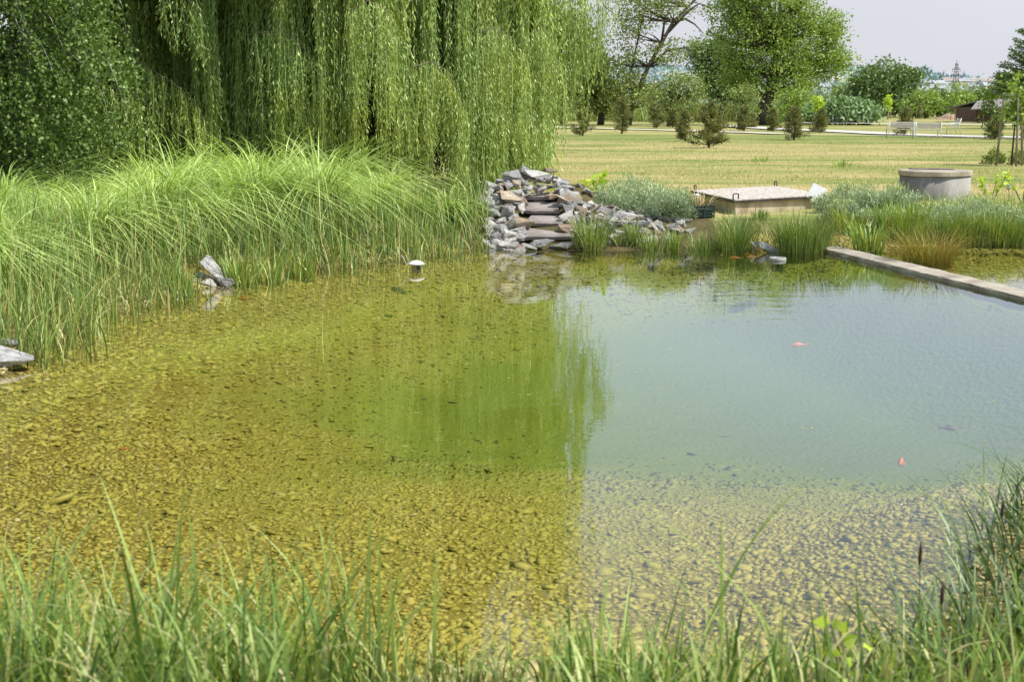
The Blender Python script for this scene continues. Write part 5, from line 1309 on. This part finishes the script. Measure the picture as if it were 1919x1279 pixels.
# ------------------------------------------------------------------ hills, far woods, houses, pylon
m_hill, nt, out = newmat('hazy_fields')
p = pos(nt); n1 = noise(nt, .0032, scaled(nt, p, (1, 1.3, 3)), 3, .5, .6); n2 = noise(nt, .02, p, 4)
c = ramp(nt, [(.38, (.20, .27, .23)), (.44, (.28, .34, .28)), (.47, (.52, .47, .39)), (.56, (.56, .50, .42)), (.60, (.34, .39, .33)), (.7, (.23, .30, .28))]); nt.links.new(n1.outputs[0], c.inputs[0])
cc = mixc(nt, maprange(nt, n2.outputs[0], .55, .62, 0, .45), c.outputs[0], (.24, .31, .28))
sz_ = N(nt, 'SeparateXYZ'); nt.links.new(p, sz_.inputs[0])
d_ = N(nt, 'BsdfDiffuse'); nt.links.new(cc, d_.inputs[0]); nt.links.new(d_.outputs[0], out.inputs[0])
xx = np.linspace(-1600, 1900, 160); yy = np.linspace(1300, 3600, 60); X, Y = np.meshgrid(xx, yy)
def hillz(X, Y):
    ridge = 40 + 16 * np.sin(X * .0016 + 2.3) + 9 * np.sin(X * .0051 + 1.) + 3.5 * np.sin(X * .013)
    ridge = ridge * np.where(X > 700, 1, 1) + 18 * np.exp(-((X - 560) / 260.) ** 2) - 12 * np.exp(-((X - 1050) / 300.) ** 2)
    return ridge * sm((Y - 1300) / 1100) * (1 - .3 * sm((Y - 2500) / 900)) - 4
Z = hillz(X, Y) + 1.5 * np.sin(X * .02 + Y * .013)
nx_, ny_ = 160, 60; i, j = np.meshgrid(np.arange(ny_ - 1), np.arange(nx_ - 1), indexing='ij')
F = np.stack([i * nx_ + j, i * nx_ + j + 1, (i + 1) * nx_ + j + 1, (i + 1) * nx_ + j], -1).reshape(-1, 4)
tag(link('hills', mesh_np('hills', np.stack([X, Y, Z], -1).reshape(-1, 3), F, smooth=True), m_hill), 'hazy hills with straw coloured fields on the horizon', 'hills', kind='structure')
# far wood belt as one mass
parts = []
for k in range(420):
    y0 = R.uniform(420, 900); x0 = R.uniform(-.12, .4) * y0; n = 60
    q = rng.normal(0, 1, (n, 3)) * np.array([5, 4, 2.0]) + np.array([x0, y0, R.uniform(-1, 4.)])
    parts.append(leaves_np(q, rng.normal(0, 1, q.shape), 2.2, 1.7, rng.random(n)))
V, F, A = join_np(parts)
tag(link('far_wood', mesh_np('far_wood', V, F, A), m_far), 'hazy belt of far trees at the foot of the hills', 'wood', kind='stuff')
parts = []
for k in range(520):
    y0 = R.uniform(1400, 2450); x0 = R.uniform(-.06, .4) * y0
    z0 = float(hillz(np.array([x0]), np.array([y0]))[0]); n = 26
    if math.sin(x0 * .011 + y0 * .007) < -.1 and R.random() < .8: continue
    q = rng.normal(0, 1, (n, 3)) * np.array([13, 8, 2.6]) + np.array([x0, y0, z0 + 3])
    parts.append(leaves_np(q, rng.normal(0, 1, q.shape), 7, 5, rng.random(n)))
V, F, A = join_np(parts)
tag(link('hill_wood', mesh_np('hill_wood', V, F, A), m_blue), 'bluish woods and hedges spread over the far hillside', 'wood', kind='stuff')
for i, (px, lab) in enumerate([(1572, 'left dark pointed tree on the hill crest'), (1578, 'tallest pointed tree on the hill crest'), (1584, 'third pointed tree on the hill crest'), (1592, 'lone pointed tree right of the crest group')]):
    Yh = 2300; xh = P(px, 150, Yh)[0]; zh = float(hillz(np.array([xh]), np.array([Yh]))[0]); hh_ = P(px, 141 + i % 2 * 4, Yh)[2] - zh; hh_ = max(hh_, 12)
    n = 120; t_ = rng.random(n); q = np.stack([rng.normal(0, 1, n) * 3.6 * (1.1 - t_), rng.normal(0, 1, n) * 3 * (1.1 - t_), t_ * hh_], -1)
    V, F, A = leaves_np(q, rng.normal(0, 1, q.shape), 4.5, 3.2, rng.random(n)); o = thing('far_conifer', lab, 'tree', (xh, Yh, zh), 0, 'pointed trees on the hill crest'); link('crown', mesh_np('crown', V, F, A), m_blue, o)
    mb = MB(); mb.tube([(0, 0, -1), (0, 0, hh_ * .7)], .6, 5); mb.build('trunk', m_bark, o)
Yh = 2000; xh = P(1730, 160, Yh)[0]; zh = float(hillz(np.array([xh]), np.array([Yh]))[0]); o = thing('far_tree', 'lone round tree on the hillside left of the pylon', 'tree', (xh, Yh, zh))
q = rng.normal(0, 1, (140, 3)) * np.array([4, 4, 3.2]) + np.array([0, 0, 12]); V, F, A = leaves_np(q, rng.normal(0, 1, q.shape), 4, 3, rng.random(140)); link('crown', mesh_np('crown', V, F, A), m_blue, o)
mb = MB(); mb.tube([(0, 0, -1), (0, 0, 11)], .7, 6); mb.build('trunk', m_bark, o)
m_hw = [plain('pale_render', [(.4, (.62, .60, .56)), (.6, (.74, .72, .68))], .3, .9, 0), plain('cream_render', [(.4, (.62, .55, .42)), (.6, (.70, .62, .48))], .3, .9, 0)]
m_hr = [plain('red_tiles', [(.4, (.38, .31, .28)), (.6, (.45, .37, .33))], .3, .9, 0), plain('grey_tiles', [(.4, (.34, .36, .38)), (.6, (.42, .43, .45))], .3, .9, 0)]
hp = [(1716, 172), (1724, 176), (1733, 173), (1741, 177), (1750, 171), (1757, 176), (1764, 172), (1772, 177), (1779, 170), (1787, 175), (1795, 171), (1804, 176), (1811, 173), (1820, 170), (1829, 172), (1838, 169), (1848, 171), (1857, 170), (1866, 172), (1545, 176), (1538, 180), (1603, 178)]
for i, (px, py) in enumerate(hp):
    Yh = 1500 + (i * 137) % 400; q = P(px, py + 2.5, Yh); zh = q[2]; zg = float(hillz(np.array([q[0]]), np.array([Yh]))[0]); zh = zg
    w_, d2, h_ = R.uniform(12, 20), 10, R.uniform(6, 9)
    rc, wc = R.randrange(2), R.randrange(2)
    lab = '%s house with a %s roof in the far village, %s' % (['pale', 'cream'][wc], ['red', 'grey'][rc], ('left of the broad round tree' if px < 1610 else 'left of the pylon' if px < 1785 else 'right of the pylon'))
    o = thing('village_house', lab, 'house', (q[0], Yh, zh), R.uniform(-.4, .4), 'houses of the far village')
    mb = MB(); mb.box((0, 0, h_ / 2 - 2), (w_, d2, h_ + 4)); mb.build('wall', m_hw[wc], o)
    mb = MB(); W2, D2 = w_ / 2 + .6, d2 / 2 + .6; mb.add([(-W2, -D2, h_ + .02), (W2, -D2, h_ + .02), (W2, D2, h_ + .02), (-W2, D2, h_ + .02), (-W2, 0, h_ + 4), (W2, 0, h_ + 4)], [(0, 1, 5, 4), (2, 3, 4, 5), (0, 4, 3), (1, 2, 5), (3, 2, 1, 0)]); mb.build('roof', m_hr[rc], o)
# pylon
Yp = 900; q = P(1789, 196, Yp); top = P(1794, 118, Yp)[2]; o = thing('pylon', 'tall lattice power pylon on the skyline left of the conifer', 'pylon', (q[0], Yp, -2), .5); hP = top + 2
mb = MB(); 
def wid(f): return 2.4 * (1 - f) ** 1.2 + .5
lv = [hP * k / 13 for k in range(14)]
for sx, sy in ((-1, -1), (1, -1), (1, 1), (-1, 1)):
    mb.tube([(sx * wid(z / hP), sy * wid(z / hP), z) for z in lv], .17, 4)
for k in range(13):
    a_, b_ = wid(lv[k] / hP), wid(lv[k + 1] / hP)
    for s in (-1, 1):
        mb.tube([(-a_, s * a_, lv[k]), (b_, s * b_, lv[k + 1])], .1, 4); mb.tube([(a_, s * a_, lv[k]), (-b_, s * b_, lv[k + 1])], .1, 4)
        mb.tube([(s * a_, -a_, lv[k]), (s * b_, b_, lv[k + 1])], .1, 4)
mb.build('lattice_mast', m_iron, o)
tips = []
for f, l in ((.58, 3.6), (.72, 4.4), (.86, 3.2)):
    mb = MB(); z = hP * f
    for s in (-1, 1):
        mb.tube([(s * wid(f), 0, z), (s * l, 0, z + .3)], .16, 4); mb.tube([(s * wid(f), 0, z + 1.6), (s * l, 0, z + .3)], .12, 4); mb.tube([(s * l, 0, z + .3), (s * l, 0, z - 1.6)], .16, 5); tips.append((s * l, 0, z - 1.6))
    mb.build('crossarm', m_iron, o)
mb = MB(); mb.tube([(0, 0, hP - .2), (0, 0, hP + 2.2)], .14, 4); mb.build('spike', m_iron, o)
M = Matrix.Translation((q[0], Yp, -2)) @ Matrix.Rotation(.5, 4, 'Z')
for i, t_ in enumerate(tips[:4]):
    s_ = M @ Vector(t_)
    for s, dx in ((-1, 'left'), (1, 'right')):
        e_ = s_ + Vector((s * 230, s * 120, 4)); pts = []
        for k in range(13):
            f = k / 12; v = s_.lerp(e_, f); v.z -= 7 * 4 * f * (1 - f) * .5; pts.append(v)
        mb = MB(); mb.tube(pts, .05, 4); c_ = mb.build('power_cable', m_iron, None); tag(c_, 'thin power cable running %s from the %s arm of the pylon' % (dx, ['lowest', 'lowest', 'middle', 'middle'][i]), 'cable', 'cables of the pylon')

# ------------------------------------------------------------------ light, sky, camera
EL, AZX, AZY = math.radians(54), .93, -.36
v = Vector((AZX, AZY, 0)).normalized() * math.cos(EL) + Vector((0, 0, math.sin(EL)))
sun = bpy.data.lights.new('sun', 'SUN'); sun.energy = 5.0; sun.angle = math.radians(.55); sun.color = (1, .965, .90)
so = bpy.data.objects.new('sun', sun); COL.objects.link(so); so.rotation_euler = v.to_track_quat('Z', 'Y').to_euler(); so.location = (0, 0, 30)
w = bpy.data.worlds.new('World'); scn.world = w; w.use_nodes = True; nt = w.node_tree; nt.nodes.clear()
out = nt.nodes.new('ShaderNodeOutputWorld'); bg = N(nt, 'Background'); bg.inputs[1].default_value = .12
sky = N(nt, 'TexSky'); sky.sky_type = 'NISHITA'; sky.sun_disc = False; sky.sun_elevation = EL; sky.sun_rotation = math.atan2(AZX, AZY)
sky.air_density = 1.2; sky.dust_density = 2.5; sky.ozone_density = 1.5
tc = N(nt, 'TexCoord'); sp_ = N(nt, 'SeparateXYZ'); nt.links.new(tc.outputs['Generated'], sp_.inputs[0])
hz = maprange(nt, sp_.outputs[2], .0, .6, .93, .4)
cn = noise(nt, 2.2, scaled(nt, tc.outputs['Generated'], (1, 1, 4)), 4, .55, .4)
hz2 = math_(nt, 'ADD', hz, math_(nt, 'MULTIPLY', math_(nt, 'SUBTRACT', cn.outputs[0], .5), .25))
hzc = mixc(nt, maprange(nt, sp_.outputs[2], .055, .2), (6.4, 6.55, 7.15), (7.5, 8.9, 10.6))
hc_ = mixc(nt, hz2, sky.outputs[0], hzc)
nt.links.new(hc_, bg.inputs[0]); nt.links.new(bg.outputs[0], out.inputs[0])

cam = bpy.data.cameras.new('camera'); co = bpy.data.objects.new('camera', cam); COL.objects.link(co)
co.location = (0, 0, HC); co.rotation_euler = (PI / 2 - PITCH, 0, 0)
cam.lens = 50; cam.sensor_width = 36; cam.clip_start = .1; cam.clip_end = 12000
cam.dof.use_dof = True; cam.dof.focus_distance = 20.5; cam.dof.aperture_fstop = 5.0
scn.camera = co
scn.render.engine = 'CYCLES'
scn.view_settings.view_transform = 'Standard'; scn.view_settings.look = 'None'; scn.view_settings.exposure = 0
cy = scn.cycles
cy.max_bounces = 6; cy.diffuse_bounces = 2; cy.glossy_bounces = 2; cy.transmission_bounces = 3; cy.transparent_max_bounces = 6
cy.caustics_reflective = False; cy.caustics_refractive = False
cy.use_denoising = True
